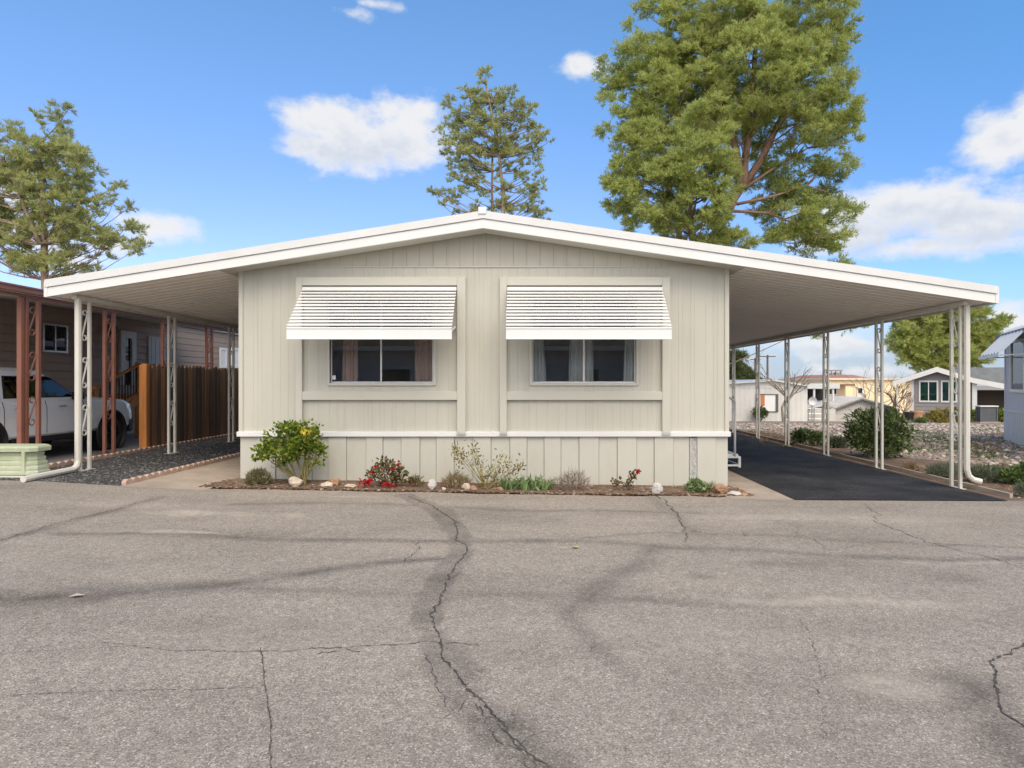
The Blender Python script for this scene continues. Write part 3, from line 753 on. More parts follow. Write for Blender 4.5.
# ================================================================== LEFT NEIGHBOUR
NW = -11.7; ZN = 3.37
nb = empty('neighbour_home', (-12, 14, .03), 'brown lap sided home with reddish carport behind the parked truck', 'house')
def lap_wall(mb, x, y0, y1, z0, z1, exp=.2, t=.024, sgn=1):
    z = z0
    while z < z1-.01:
        zt = min(z+exp, z1)
        zq = zt-.02
        mb.add([(x+sgn*t, y0, z), (x+sgn*t, y1, z), (x+.004*sgn, y1, zq), (x+.004*sgn, y0, zq), (x-.01*sgn, y0, z), (x-.01*sgn, y1, z), (x-.01*sgn, y0, zq), (x-.01*sgn, y1, zq)], [(0,1,2,3), (0,4,5,1), (3,2,7,6)])
        z = zt
mb = MB(); lap_wall(mb, NW, 8.8, 20.6, .0, ZN); mb.box(-17, NW-.012, 8.8, 27, .0, ZN-.01); mb.build('wall', M['brown_siding'], nb)
mb = MB(); lap_wall(mb, NW, 20.6, 27, .0, ZN, .2, .012); mb.build('rear_wall', simple('brown_siding_lit', (.32,.235,.175), .7, .08, 1.2), nb, label='rear section of the brown wall beyond the fence, coloured as lit')  # same brown wall past the carport, its lit tone put in the colour
mb = MB(); mb.hexa([(-17.3,8.6,ZN),(NW+.1,8.6,ZN),(NW+.1,27.2,ZN),(-17.3,27.2,ZN),(-17.3,8.6,ZN+.12),(NW+.1,8.6,ZN+.12),(NW+.1,27.2,ZN+.12),(-17.3,27.2,ZN+.12)])
mb.add([(NW+.1,8.6,ZN+.12),(NW+.1,27.2,ZN+.12),(-14.4,27.2,ZN+.42),(-14.4,8.6,ZN+.42),(-17.3,8.6,ZN+.12),(-17.3,27.2,ZN+.12)], [(0,1,2,3),(3,2,5,4),(0,3,4),(1,5,2)])
mb.build('roof', M['grey_roof'], nb)
def nwin(y0, y1, z0, z1, frame, mull=True, fw=.05, label=None, slats=False):
    x = NW+.02; mb = MB()
    for (a, b2, c, d) in [(y0,y0+fw,z0,z1),(y1-fw,y1,z0,z1),(y0+fw,y1-fw,z0,z0+fw),(y0+fw,y1-fw,z1-fw,z1)]: mb.box(x-.01, x+.035, a, b2, c, d)
    if mull: mb.box(x, x+.03, (y0+y1)/2-fw*.35, (y0+y1)/2+fw*.35, z0+fw, z1-fw)
    w = mb.build('window', frame, nb, bevel=.004, label=label)
    mb = MB()
    if slats:
        n = int((y1-y0-2*fw)/.11)
        for i in range(n): a = y0+fw+i*(y1-y0-2*fw)/n; mb.box(x, x+.012+.006*(i%2), a+.003, a+(y1-y0-2*fw)/n-.003, z0+fw, z1-fw)
        mb.build('blind', M['home_white'], w)
    else:
        mb.box(x-.004, x+.006, y0+fw, y1-fw, z0+fw, z1-fw); mb.build('pane', M['glass_dark'], w)
        mb = MB(); mb.box(x-.006, x-.004, y0+fw, y1-fw, z0+fw, z1-fw); mb.build('blind', M['dark'], w)
def ny(px): return NW*F/(px-CX)
def nz(py, px): return PZ(py, ny(px))
nwin(ny(41), ny(66), nz(352.5,53), nz(324,53), M['chrome'])
nwin(ny(147), ny(166), nz(364,156), nz(337,156), M['home_white'], False, .05, 'white shuttered window', True)
nwin(ny(219), ny(226), nz(368,222), nz(348,222), M['white'], False, .08, None, True)
nwin(ny(230.5), ny(238), nz(368,234), nz(348,234), M['white'], False, .08, None, True)
# door with white frame
y0, y1, z0, z1 = ny(118), ny(133.5), nz(385,125), nz(331,125)
mb = MB(); x = NW+.02
for (a, b2, c, d) in [(y0,y0+.2,z0,z1),(y1-.2,y1,z0,z1),(y0+.2,y1-.2,z1-.2,z1)]: mb.box(x-.01, x+.07, a, b2, c, d)
dr = mb.build('door', M['white'], nb, bevel=.006, label='white framed glazed entry door')
mb = MB(); mb.box(x-.004, x+.01, y0+.2, y1-.2, z0, z1-.2); mb.build('door_panel', M['glass_dark'], dr)
mb = MB(); mb.box(x-.008, x-.004, y0+.2, y1-.2, z0, z1-.2); mb.build('door_blind', M['dark'], dr)
mb = MB(); mb.box(x+.005, x+.012, y0+.25, y1-.25, z0+.4, z0+.7); mb.build('kick_plate', M['white'], dr)
mb = MB(); mb.box(NW+.03, NW+.16, y0-.42, y0-.26, z1-.15, z1+.1); mb.build('wall_lamp', M['black'], nb, bevel=.01)
# carport attached to it
XB2 = -7.95
mb = MB(); CE = 20.5
mb.hexa([(NW+.1,8.75,ZN-.03),(XB2+.1,8.75,2.885),(XB2+.1,CE,2.885),(NW+.1,CE,ZN-.03),(NW+.1,8.75,ZN),(XB2+.1,8.75,2.915),(XB2+.1,CE,2.915),(NW+.1,CE,ZN)])
mb.build('carport_ceiling', M['ceil_left'], nb)
mb = MB(); mb.box(XB2+.08, XB2+.14, 8.7, CE+.05, 2.885, 2.965); mb.box(XB2+.06, XB2+.16, 8.7, CE+.05, 2.955, 2.985); mb.build('fascia', M['red_metal'], nb, bevel=.006)
mb = MB(); mb.box(XB2-.03, XB2+.03, 8.75, CE, 2.84, 2.883); mb.build('beam', M['red_metal'], nb)
for i, yy in enumerate([10.12, 11.95, 13.78, 15.62, 17.5, 19.4]):
    make_post(nb, XB2, yy, 2.84, M['red_metal'], sep=.25, w=.055, zb=.16 if i else .16, nscroll=3)
mb = MB(); mb.box(XB2-.05, XB2+.025, 9.87, 9.94, .2, 2.83); mb.build('downspout', M['red_metal'], nb, bevel=.01)
# base curb under second post
mb = MB(); mb.box(XB2-.25, XB2+.32, 11.75, 12.15, .1, .2); mb.build('post_footing', simple('footing_brown', (.12,.075,.06), .8), nb, bevel=.015)

# entry stairs: orange stained railing
sr = empty('entry_stairs', (-11, 16, .03), 'orange stained timber entry stairs with black balusters beside the brown home', 'stairs')
xr_ = -10.55
pA = Vector((xr_, 15.35, 1.36)); pB = Vector((xr_, 17.0, 1.98))
mb = MB(); mb.bar(pA+Vector((0,-.25,-.09)), pB, .09, .045); mb.bar(pA+Vector((0,-.1,-.75)), pB+Vector((0,0,-.78)), .04, .09)
mb.box(xr_-.05, xr_+.05, 15.3, 15.4, .03, 1.42); mb.box(xr_-.05, xr_+.05, 16.95, 17.05, .03, 2.05)
mb.bar((xr_, 17.05, 1.97), (xr_, 18.6, 1.97), .09, .045); mb.box(xr_-.05, xr_+.05, 18.6, 18.7, .03, 2.05); mb.bar((xr_,17.05,1.2),(xr_,18.6,1.2),.04,.09)
mb.build('railing', M['stair_wood'], sr, bevel=.005)
mb = MB()
for i in range(14):
    t_ = (i+.5)/14; p = pA.lerp(pB, t_); mb.tube([p+Vector((0,0,-.74)), p+Vector((0,0,-.03))], .013, 5)
for i in range(12):
    yy = 17.1+i*.125; mb.tube([(xr_, yy, 1.22), (xr_, yy, 1.95)], .013, 5)
mb.build('baluster_row', M['black'], sr)
for i in range(7):
    mb = MB(); mb.box(-11.6, xr_-.03, 15.35+i*.24, 15.65+i*.24, .14+i*.155, .18+i*.155); mb.build('tread', M['stair_wood'], sr, bevel=.006)
mb = MB(); mb.box(-11.65, xr_+.02, 17.0, 18.7, 1.08, 1.16); mb.build('landing', M['stair_wood'], sr)
mb = MB(); mb.bar((xr_+.03, 15.3, .1), (xr_+.03, 17.0, 1.1), .03, .24); mb.build('stringer', M['stair_wood'], sr)

# fence of dog-eared boards
fe = empty('wooden_fence', (-7.65, 12.5, .2), 'dark weathered board fence with a bright orange end post beside the gravel strip', 'fence')
mb = MB(); y = 12.62; rr = random.Random(4); zf = 1.86
boards = []
while y < 25.5:
    w = .138; z0 = float(g(-7.65, y))+.03; zt = zf+rr.uniform(-.03,.03)+(-.0)*(y-12.5); dx = rr.uniform(-.006,.006)
    zt += z0-.2
    mb.hexa([(-7.65+dx,y,z0),(-7.63+dx,y,z0),(-7.63+dx,y+w,z0),(-7.65+dx,y+w,z0),(-7.65+dx,y,zt-.05),(-7.63+dx,y,zt-.05),(-7.63+dx,y+w,zt-.05),(-7.65+dx,y+w,zt-.05)])
    mb.hexa([(-7.65+dx,y,zt-.05),(-7.63+dx,y,zt-.05),(-7.63+dx,y+w,zt-.05),(-7.65+dx,y+w,zt-.05),(-7.65+dx,y+.03,zt),(-7.63+dx,y+.03,zt),(-7.63+dx,y+w-.03,zt),(-7.65+dx,y+w-.03,zt)])
    y += w+rr.uniform(.004,.014)
# colour differs by board
fm, nt, b = new_mat('fence_boards')
geo = N(nt, 'ShaderNodeNewGeometry'); v = coords(nt, (9,9,.45))
c1 = ramp(nt, geo.outputs['Random Per Island'], [(0,(.10,.072,.057)),(.35,(.16,.105,.075)),(.7,(.215,.13,.082)),(.88,(.28,.155,.08)),(1,(.40,.19,.075))])
c1 = mixc(nt, 1.0, c1, ramp(nt, noise(nt, v, 2.4, 6, .65), [(.3,.45),(.7,1.15)]), 'MULTIPLY')
nt.links.new(c1, b.inputs['Base Color']); b.inputs['Roughness'].default_value = .85; bump(nt, b, noise(nt, v, 8, 5), .3)
mb.build('board_panel', fm, fe)
for zz in (.5, 1.45):
    mb = MB(); mb.box(-7.70, -7.651, 12.62, 25.5, zz, zz+.085); mb.build('rail', M['fence_wood'], fe)
for yy in (15.0, 17.4, 19.8, 22.2, 24.6):
    mb = MB(); mb.box(-7.80, -7.705, yy, yy+.09, .15, 1.7); mb.build('post', M['fence_wood'], fe)
mb = MB(); mb.box(-7.69, -7.585, 12.49, 12.60, .15, 1.875); mb.build('post', M['new_wood'], fe, bevel=.008, label='bright orange end post')
mb = MB(); mb.box(-7.745, -7.70, 12.52, 12.55, .2, 1.85); mb.build('gate_board', M['new_wood'], fe, bevel=.005)

# utility box
ub = empty('utility_box', (-7.45, 8.95, float(g(-7.45, 9))), 'pale green ribbed utility box at the roadside in front of the truck', 'utility box')
z0 = float(g(-7.0, 9)); x0, x1, yb0, yb1 = -8.1, -6.86, 8.76, 9.12
mb = MB(); prof = []; n = 5; H = .33
for i in range(n):
    za = z0+.04+i*H/n; e = -.012*i
    prof += [(0+e+.0, za), (.006+e, za+.01), (.006+e, za+H/n*.66), (-.010+e, za+H/n*.74), (-.010+e, za+H/n-.003)]
vs = []
ch = .07
def ringpts(e, z):
    a0, a1, c0, c1 = x0-e, x1+e, yb0-e, yb1+e
    return [(a0+ch,c0,z),(a1-ch,c0,z),(a1,c0+ch,z),(a1,c1-ch,z),(a1-ch,c1,z),(a0+ch,c1,z),(a0,c1-ch,z),(a0,c0+ch,z)]
for e, z in prof: vs += ringpts(e, z)
mb.add(vs, [(i*8+k, i*8+(k+1)%8, (i+1)*8+(k+1)%8, (i+1)*8+k) for i in range(len(prof)-1) for k in range(8)])
for xx in (-7.5, -7.0): mb.box(xx-.022, xx+.022, yb0-.012, yb0+.1, z0+.05, z0+.37)
mb.build('body', M['utility'], ub)
mb = MB()
vs = []
for e, z in [(-.035,z0+.362),(.010,z0+.362),(.013,z0+.412),(.0,z0+.434),(-.03,z0+.445)]: vs += ringpts(e, z)
mb.add(vs, [(i*8+k, i*8+(k+1)%8, (i+1)*8+(k+1)%8, (i+1)*8+k) for i in range(4) for k in range(8)]+[tuple(range(32,40)), tuple(range(7,-1,-1))])
mb.build('lid', M['utility'], ub)
mb = MB(); mb.box(x0-.03, x1+.02, yb0-.025, yb1+.03, z0-.03, z0+.035); mb.build('base', simple('pad_pale', (.50,.50,.43), .9, .1, 3), ub, bevel=.01)

# ================================================================== PICKUP
tr = empty('pickup_truck', (-10.25, 12.5, .03), 'pale silver four door pickup truck parked under the brown carport', 'truck')
TX, TZ = -10.25, .036
def loft(mb, secs):   # secs: (y, [(x,z),...]) closed loops of equal length
    n = len(secs[0][1]); vs = []
    for y, loop in secs: vs += [(TX+x, y, TZ+z) for x, z in loop]
    fs = [(i*n+k, i*n+(k+1)%n, (i+1)*n+(k+1)%n, (i+1)*n+k) for i in range(len(secs)-1) for k in range(n)]
    fs += [tuple(range(n)), tuple((len(secs)-1)*n+k for k in reversed(range(n)))]
    mb.add(vs, fs)
def bsec(hw, z0, z1, crown=.03):
    r_ = [(hw*.93, z0), (hw*.985, z0+.06), (hw, z0+.28), (hw*.99, (z0+z1)/2+.12), (hw*.985, z1-.14), (hw*.965, z1-.05), (hw*.90, z1), (hw*.5, z1+crown)]
    return r_+[(-x, z) for x, z in reversed(r_)]
secs = [(9.72,bsec(.90,.55,1.12,0)),(9.8,bsec(.94,.46,1.14,0)),(11.05,bsec(.95,.44,1.15,0)),(13.05,bsec(.95,.44,1.16,.02)),(13.3,bsec(.95,.44,1.17,.03)),
        (14.2,bsec(.95,.46,1.13,.03)),(14.6,bsec(.935,.46,1.09,.03)),(14.82,bsec(.90,.44,1.03,.02)),(14.94,bsec(.84,.44,.92,.01)),(15.0,bsec(.76,.46,.80,0))]
mb = MB(); loft(mb, secs); body = mb.build('body', M['truck'], tr, smooth=False, bevel=.02)
AX1, AX0 = 14.1, 10.83
mbc = MB()
for ay in (AX1, AX0): mbc.disc((TX, ay, TZ+.40), 'x', .47, 2.6, 28)
cut = mbc.build('arch_cutter', M['black'])
bo = body.modifiers.new('Bool', 'BOOLEAN'); bo.object = cut; bo.operation = 'DIFFERENCE'; bo.solver = 'EXACT'
body.modifiers.move(1, 0)
bpy.context.view_layer.update()
dg = bpy.context.evaluated_depsgraph_get()
nm = bpy.data.meshes.new_from_object(body.evaluated_get(dg)); body.modifiers.clear(); body.data = nm
bpy.data.objects.remove(cut, do_unlink=True)
for p in nm.polygons: p.use_smooth = True
nm.set_sharp_from_angle(angle=R(32))
# cab
def cab_loop(y0, y1, hw, r_=.08):
    return [(hw, y0+r_), (hw, y1-r_), (hw-r_, y1), (-hw+r_, y1), (-hw, y1-r_), (-hw, y0+r_), (-hw+r_, y0), (hw-r_, y0)]
lev = [(1.10,11.04,13.22,.905),(1.20,11.06,13.10,.895),(1.60,11.22,12.50,.755),(1.70,11.32,12.33,.70),(1.745,11.5,12.15,.60),(1.76,11.7,12.0,.4)]
mb = MB(); vs = []
for z, y0, y1, hw in lev: vs += [(TX+x, y, TZ+z) for x, y in cab_loop(y0, y1, hw)]
mb.add(vs, [(i*8+k, i*8+(k+1)%8, (i+1)*8+(k+1)%8, (i+1)*8+k) for i in range(len(lev)-1) for k in range(8)]+[tuple(range((len(lev)-1)*8, len(lev)*8))])
mb.build('cab', M['truck'], tr, smooth=False, bevel=.03)
def side_pane(pts, s, name='window', off=.012, mat=None):   # pts (y,z) on the sloping cab side
    mb = MB(); vs = []
    for o_ in (off, -.01):
        for y, z in pts:
            hw = .895+(.755-.895)*(z-1.2)/.4+o_; vs.append((TX+s*hw, y, TZ+z))
    n = len(pts); mb.add(vs, [tuple(range(n)), tuple(range(2*n-1, n-1, -1))]+[(i, n+i, n+(i+1)%n, (i+1)%n) for i in range(n)])
    return mb.build(name, mat or M['glass_dark'], tr, bevel=.004)
for s in (1, -1):
    side_pane([(11.30,1.20),(12.11,1.20),(12.11,1.575),(11.42,1.575)], s)
    side_pane([(12.19,1.20),(12.98,1.20),(12.80,1.34),(12.50,1.545),(12.40,1.575),(12.19,1.575)], s)
    side_pane([(11.25,1.185),(13.03,1.185),(12.82,1.345),(12.52,1.565),(12.40,1.595),(11.38,1.595)], s, 'window_trim', .004, M['black'])
    for yh in (11.42, 12.48):
        mb = MB(); mb.box(TX+s*.935, TX+s*.975, yh, yh+.22, TZ+1.0, TZ+1.035); mb.build('door_handle', M['alu'], tr, bevel=.012)
    for yy in (11.22, 12.2, 13.2):
        mb = MB(); mb.tube([(TX+s*.944, yy, TZ+.52), (TX+s*.951, yy, TZ+.75), (TX+s*.945, yy, TZ+1.0), (TX+s*.925, yy-.02, TZ+1.13)], .0045, 5); mb.build('door_seam', M['rim'], tr)
    mb = MB(); mb.box(TX+s*.83, TX+s*.94, 10.0+1.4, 13.5, TZ+.36, TZ+.46); mb.build('side_step', M['black'], tr, bevel=.015)
    for ay in (AX1, AX0):
        mb = MB(); mb.ring((TX+s*.93, ay, TZ+.40), 'x', [(.462,-.25*s),(.462,.018*s),(.485,.022*s),(.487,-.02*s)], 40)
        mb.build('arch_trim', M['black'], tr, smooth=True)
    mb = MB(); mb.hexa([(TX+s*.93-.0,12.86,TZ+1.13),(TX+s*1.13,12.86,TZ+1.13),(TX+s*1.13,13.0,TZ+1.13),(TX+s*.93,13.0,TZ+1.13),(TX+s*.93,12.86,TZ+1.30),(TX+s*1.12,12.86,TZ+1.31),(TX+s*1.10,12.98,TZ+1.30),(TX+s*.93,12.98,TZ+1.28)]); mb.build('wing_mirror', M['black'], tr, bevel=.03)
    mb = MB(); mb.hexa([(TX+s*.70,14.88,TZ+.80),(TX+s*.93,14.62,TZ+.82),(TX+s*.90,14.58,TZ+.82),(TX+s*.68,14.82,TZ+.80),(TX+s*.72,14.86,TZ+.98),(TX+s*.935,14.58,TZ+1.0),(TX+s*.90,14.55,TZ+1.0),(TX+s*.70,14.8,TZ+.98)]); mb.build('headlight', M['lamp_glass'], tr, bevel=.01)
    mb = MB(); mb.box(TX+s*.948, TX+s*.956, 13.22, 13.42, TZ+.92, TZ+1.02); mb.build('fender_vent', M['black'], tr, bevel=.004)
    for ay in (AX1, AX0):
        xc = TX+s*.80
        mb = MB(); mb.ring((xc, ay, TZ+.365), 'x', [(.24,-.12*s),(.34,-.13*s),(.365,-.10*s),(.37,0),(.365,.10*s),(.34,.135*s),(.25,.125*s),(.24,.06*s)], 40)
        wh = mb.build('tyre', M['tyre'], tr, smooth=True)
        mb = MB(); mb.ring((xc, ay, TZ+.365), 'x', [(.245,.10*s),(.25,.12*s),(.235,.125*s),(.22,.06*s),(.0,.05*s)], 40)
        for k in range(6):
            a = k*math.pi/3; c_, s_ = math.cos(a), math.sin(a)
            mb.bar((xc+s*.10, ay+c_*.04, TZ+.365+s_*.04), (xc+s*.115, ay+c_*.235, TZ+.365+s_*.235), .06, .03)
        mb.disc((xc+s*.10, ay, TZ+.365), 'x', .06, .05, 16); mb.build('rim', M['rim'], wh)
mb = MB(); loft(mb, [(14.72,bsec(.93,.36,.60,0)),(14.92,bsec(.88,.34,.62,0)),(15.05,bsec(.78,.36,.60,0))]); mb.build('bumper', M['black'], tr, bevel=.02)
mb = MB(); mb.box(TX-.78, TX+.78, 9.84, 10.98, TZ+1.10, TZ+1.165); mb.build('bed_cover', M['black'], tr, bevel=.01)
for s in (1, -1):
    mb = MB(); mb.box(TX+s*.80, TX+s*.93, 9.70, 9.80, TZ+.75, TZ+1.05); mb.build('tail_light', simple('tail_red', (.35,.02,.02), .25), tr, bevel=.01)
mb = MB(); mb.box(TX-.55, TX+.55, 14.97, 15.03, TZ+.66, TZ+.92); mb.build('grille', M['black'], tr, bevel=.01)
mb = MB(); mb.hexa([(TX-.80,13.145,TZ+1.21),(TX+.80,13.145,TZ+1.21),(TX+.80,13.10,TZ+1.21),(TX-.80,13.10,TZ+1.21),(TX-.66,12.53,TZ+1.60),(TX+.66,12.53,TZ+1.60),(TX+.66,12.48,TZ+1.60),(TX-.66,12.48,TZ+1.60)]); mb.build('windscreen', M['glass_dark'], tr)
mb = MB(); mb.box(TX-.85, TX+.85, 9.9, 14.6, TZ+.34, TZ+.45); mb.build('chassis', M['black'], tr)

# ================================================================== RIGHT SIDE HOMES
def wall_quad(mb, a, b2, z0, z1): mb.add([(a[0],a[1],z0),(b2[0],b2[1],z0),(b2[0],b2[1],z1),(a[0],a[1],z1)], [(0,1,2,3)])
# (a) pale grey home at the right edge
A = Vector((13.22, 18.0, 0)); dirv = Vector((12.38-13.22, 16.2-18.0, 0)).normalized(); nrm = Vector((dirv.y, -dirv.x, 0))
if nrm.x > 0: nrm = -nrm
he = empty('grey_home', (13.2, 18, -.1), 'pale grey home with a white corrugated awning cut by the right edge of the picture', 'house')
def LP(s, o_, z): return A+dirv*s+nrm*o_+Vector((0,0,z))
def lbox(mb, s0, s1, o0, o1, z0, z1): mb.hexa([LP(s0,o0,z0),LP(s1,o0,z0),LP(s1,o1,z0),LP(s0,o1,z0),LP(s0,o0,z1),LP(s1,o0,z1),LP(s1,o1,z1),LP(s0,o1,z1)])
zt = PZ(338.5, 18); zs = PZ(410, 18); zb = -.12
mb = MB(); lbox(mb, 0, 6.5, 0, -4, zs, zt); mb.build('wall', M['pale_grey'], he)
mb = MB()
s = 0
while s < 6.5:
    lbox(mb, s, s+.19, .03, -.1, zb, zs); lbox(mb, s+.19, s+.22, .012, -.1, zb, zs); s += .22
mb.build('skirt', M['home_white'], he)
mb = MB(); lbox(mb, -.02, 6.5, .045, -.05, zs-.02, zs+.03); mb.build('belt_trim', M['white'], he)
mb = MB(); lbox(mb, -.15, 6.7, .18, -4.2, zt, zt+.05); lbox(mb, -.15, 6.7, .2, .14, zt-.03, zt+.09); mb.build('roof', M['grey_roof'], he)
mb = MB(); lbox(mb, .0, .10, .02, -.02, zs, zt); mb.build('corner_trim', M['pale_grey'], he)
z0w, z1w = PZ(392, 17.5), PZ(341, 17.5)
mb = MB(); s0, s1 = .75, 2.2
for (a, b2, c, d) in [(s0,s0+.09,z0w,z1w),(s1-.09,s1,z0w,z1w),(s0+.09,s1-.09,z0w,z0w+.08),(s0+.09,s1-.09,z1w-.08,z1w)]: lbox(mb, a, b2, .05, -.01, c, d)
w = mb.build('window', M['alu'], he)
mb = MB(); lbox(mb, s0+.09, s1-.09, .02, .01, z0w+.08, z1w-.08); mb.build('pane', M['glass'], w)
mb = MB(); lbox(mb, s0+.09, s1-.09, .008, .004, z0w+.08, z1w-.08); mb.build('blind', M['sheer'], w)
AO = .68; mb = MB(); n = 7; zt1, zt0 = PZ(331, 17.3), PZ(357, 17.4); vs = []
for i in range(n*2+1):
    s = .45+2.4*i/(n*2); dz = .07*(i % 2)
    vs += [LP(s, .05, zt1+dz), LP(s, AO, zt0+dz)]
mb.add(vs, [(2*i, 2*i+1, 2*i+3, 2*i+2) for i in range(n*2)])
lbox(mb, .45, 2.85, AO+.02, AO-.01, zt0-.06, zt0+.02)
aw2 = mb.build('awning', M['awning'], he)
for s_ in (.5, 2.8):
    mb = MB(); mb.bar(LP(s_,.03,zt0-.0), LP(s_,AO-.01,zt0-.02), .03); mb.build('awning_arm', M['alu'], aw2)

# (b) grey gabled home with white trim
GY = 40.0; K = GY/F
def gx(px): return (px-CX)*K
def gz(py): return CZ-(py-CY)*K
hb = empty('grey_gabled_home', (gx(940), GY, -.85), 'dark grey gabled home with white window frames beyond the gravel lot', 'house')
ZB = -.95
def turn(mb):
    x0_ = gx(912); c_, s_ = math.cos(R(31)), math.sin(R(31))
    mb.v = [(x0_+c_*(v[0]-x0_)*.84+s_*(v[1]-GY), GY-s_*(v[0]-x0_)*.84+c_*(v[1]-GY), v[2]) for v in mb.v]; return mb
apx, apz = gx(937), gz(368); lx, lz = gx(892), gz(382); rx, rz = gx(1012), gz(388)
def grz(x): return apz+(lz-apz)*(apx-x)/(apx-lx) if x < apx else apz+(gz(379)-apz)*(x-apx)/(gx(972)-apx)
mb = MB(); x0, x1 = gx(912), gx(973); n = 18; vs = []
# gabled front with lap siding
z = ZB
while z < apz-.1:
    zt_ = min(z+.25, apz-.1); xa, xb = x0, x1
    for xx in np.linspace(x0, apx, 40):
        if grz(xx) >= zt_: xa = xx; break
    for xx in np.linspace(x1, apx, 40):
        if grz(xx) >= zt_: xb = xx; break
    if xb > xa: mb.add([(xa,GY-.02,z),(xb,GY-.02,z),(xb,GY,zt_),(xa,GY,zt_),(xa,GY+.02,z),(xb,GY+.02,z)], [(0,1,2,3),(0,1,5,4)])
    z = zt_
mb.box(x0, x1, GY+.02, GY+12, ZB, grz(x0)-.05)
turn(mb).build('wall', M['grey_siding'], hb)
mb = MB(); mb.box(x1, gx(1040), GY+2.2, GY+2.3, ZB, gz(390)); mb.box(gx(1040), gx(1040)+.1, GY, GY+12, ZB, gz(394)); turn(mb).build('recessed_wall', simple('brown_grey_siding', (.145,.115,.105), .7, .06, 1.2, stretch=(.3,.3,9)), hb)
mb = MB()
for (xa, xb) in ((lx, apx), (apx, gx(972))): mb.slope(xa, xb, grz(xa), grz(xb), -.04, .26, GY-.55, GY-.42)
mb.slope(gx(972), gx(1045), gz(379), gz(393), -.04, .26, GY-.552, GY-.42)
turn(mb).build('fascia', M['white'], hb)
mb = MB()
mb.slope(lx, apx, lz, apz, -.06, .10, GY-.41, GY+12); mb.slope(apx, gx(972), apz, gz(379), -.06, .10, GY-.41, GY+12); mb.slope(gx(972), gx(1045), gz(379), gz(393), -.02, .10, GY-.41, GY+12)
mb.box(gx(958), gx(1060), GY+4, GY+10, gz(384), gz(367)); turn(mb).build('roof', M['grey_roof'], hb)
mb = MB(); mb.box(x0-.03, x0+.12, GY-.06, GY-.021, ZB, gz(380)); mb.box(gx(971), gx(975.5), GY-.3, GY-.1, ZB, gz(382)); mb.box(gx(896), gx(897.5), GY-.2, GY-.1, ZB, gz(383)); turn(mb).build('corner_trim', M['white'], hb)
for (a, b2) in ((919,938.5),(941,957)):
    xa, xb, z0_, z1_ = gx(a), gx(b2), gz(402), gz(380.5); fw = .1; y = GY-.07
    mb = MB()
    for (u0,u1,v0,v1) in [(xa,xa+fw,z0_,z1_),(xb-fw,xb,z0_,z1_),(xa+fw,xb-fw,z0_,z0_+fw),(xa+fw,xb-fw,z1_-fw,z1_),((xa+xb)/2-.03,(xa+xb)/2+.03,z0_+fw,z1_-fw)]: mb.box(u0,u1,y,GY-.021,v0,v1)
    w = turn(mb).build('window', M['white'], hb)
    mb = MB(); mb.box(xa+fw, xb-fw, y+.02, y+.03, z0_+fw, z1_-fw); turn(mb).build('pane', glass_mat('green_glass', (.55,.72,.66), 1.1), w)
    mb = MB(); mb.box(xa+fw, xb-fw, y+.035, y+.04, z0_+fw, z1_-fw); turn(mb).build('blind', simple('teal_blind', (.20,.34,.31), .7, .25, 1.5), w)

# AC unit
ac = empty('air_conditioner', (PX(989,36.4), 36.4, -.7), 'dark grey air conditioning unit standing beside the gabled grey home', 'air conditioner')
AY = 36.0
a0, a1, zc0, zc1 = PX(980.5, AY), PX(998, AY), PZ(421, AY), PZ(407, AY)
mb = MB(); mb.box(a0+.05, a1-.05, AY+.05, AY+.36, zc0, zc1)
for i in range(9): zz = zc0+.06+i*(zc1-zc0-.14)/8; mb.box(a0+.035, a1-.035, AY+.03, AY+.38, zz, zz+.03)
mb.build('coil_grille', M['ac'], ac)
mb = MB()
for xx in (a0, a1-.06): mb.box(xx, xx+.06, AY, AY+.05, zc0-.05, zc1); mb.box(xx, xx+.06, AY+.36, AY+.41, zc0-.05, zc1)
mb.box(a0+.061, a1-.061, AY+.002, AY+.048, zc0-.05, zc0); mb.build('frame', M['ac'], ac)
mb = MB(); mb.box(a0-.03, a1+.03, AY-.04, AY+.44, zc1, zc1+.07); mb.build('top', M['pale_grey'], ac, bevel=.02)
mb = MB(); mb.box(a0-.1, a1+.1, AY-.1, AY+1.1, zc0-.2, zc0-.05); mb.build('pad', M['concrete'], ac)

# (c) white home at the end of the driveway
WY = 41.5; K2 = WY/F
def qx(px): return (px-CX)*K2
def qz(py): return CZ-(py-CY)*K2
hw = empty('white_home', (qx(770), WY, -.9), 'low white home with an orange curtained window at the end of the driveway', 'house')
xa, xb = qx(690), qx(807.5); ax = qx(772)
def wrz(x): return qz(380)+(qz(386)-qz(380))*((ax-x)/(ax-qx(690)) if x < ax else (x-ax)/(qx(807.5)-ax))
mb = MB(); n = 46; vs = []
for i in range(n+1):
    x = xa+(xb-xa)*i/n; d_ = .02*(i % 2)
    vs += [(x, WY+d_, -1.6), (x, WY+d_, wrz(x)-.02)]
fl = [(2*i, 2*i+2, 2*i+3, 2*i+1) for i in range(n)]
mb.add(vs, fl); mb.box(xa, xb, WY+.03, WY+14, -2.6, wrz(xb)-.05); mb.build('wall', M['home_white'], hw)
mb = MB(); mb.slope(xa-.2, ax, wrz(xa), wrz(ax), -.05, .05, WY-.25, WY+14); mb.slope(ax, xb+.1, wrz(ax), wrz(xb), -.05, .05, WY-.25, WY+14); mb.build('roof', M['roof_white'], hw)
mb = MB(); mb.slope(xa-.2, ax, wrz(xa), wrz(ax), .02, .07, WY-.27, WY-.251); mb.slope(ax, xb+.1, wrz(ax), wrz(xb), .02, .07, WY-.27, WY-.251); mb.build('fascia', M['alu'], hw)
mb = MB(); mb.box(xa, xb, WY-.02, WY+.0, qz(388), qz(387.3)); mb.build('seam_strip', M['alu'], hw)
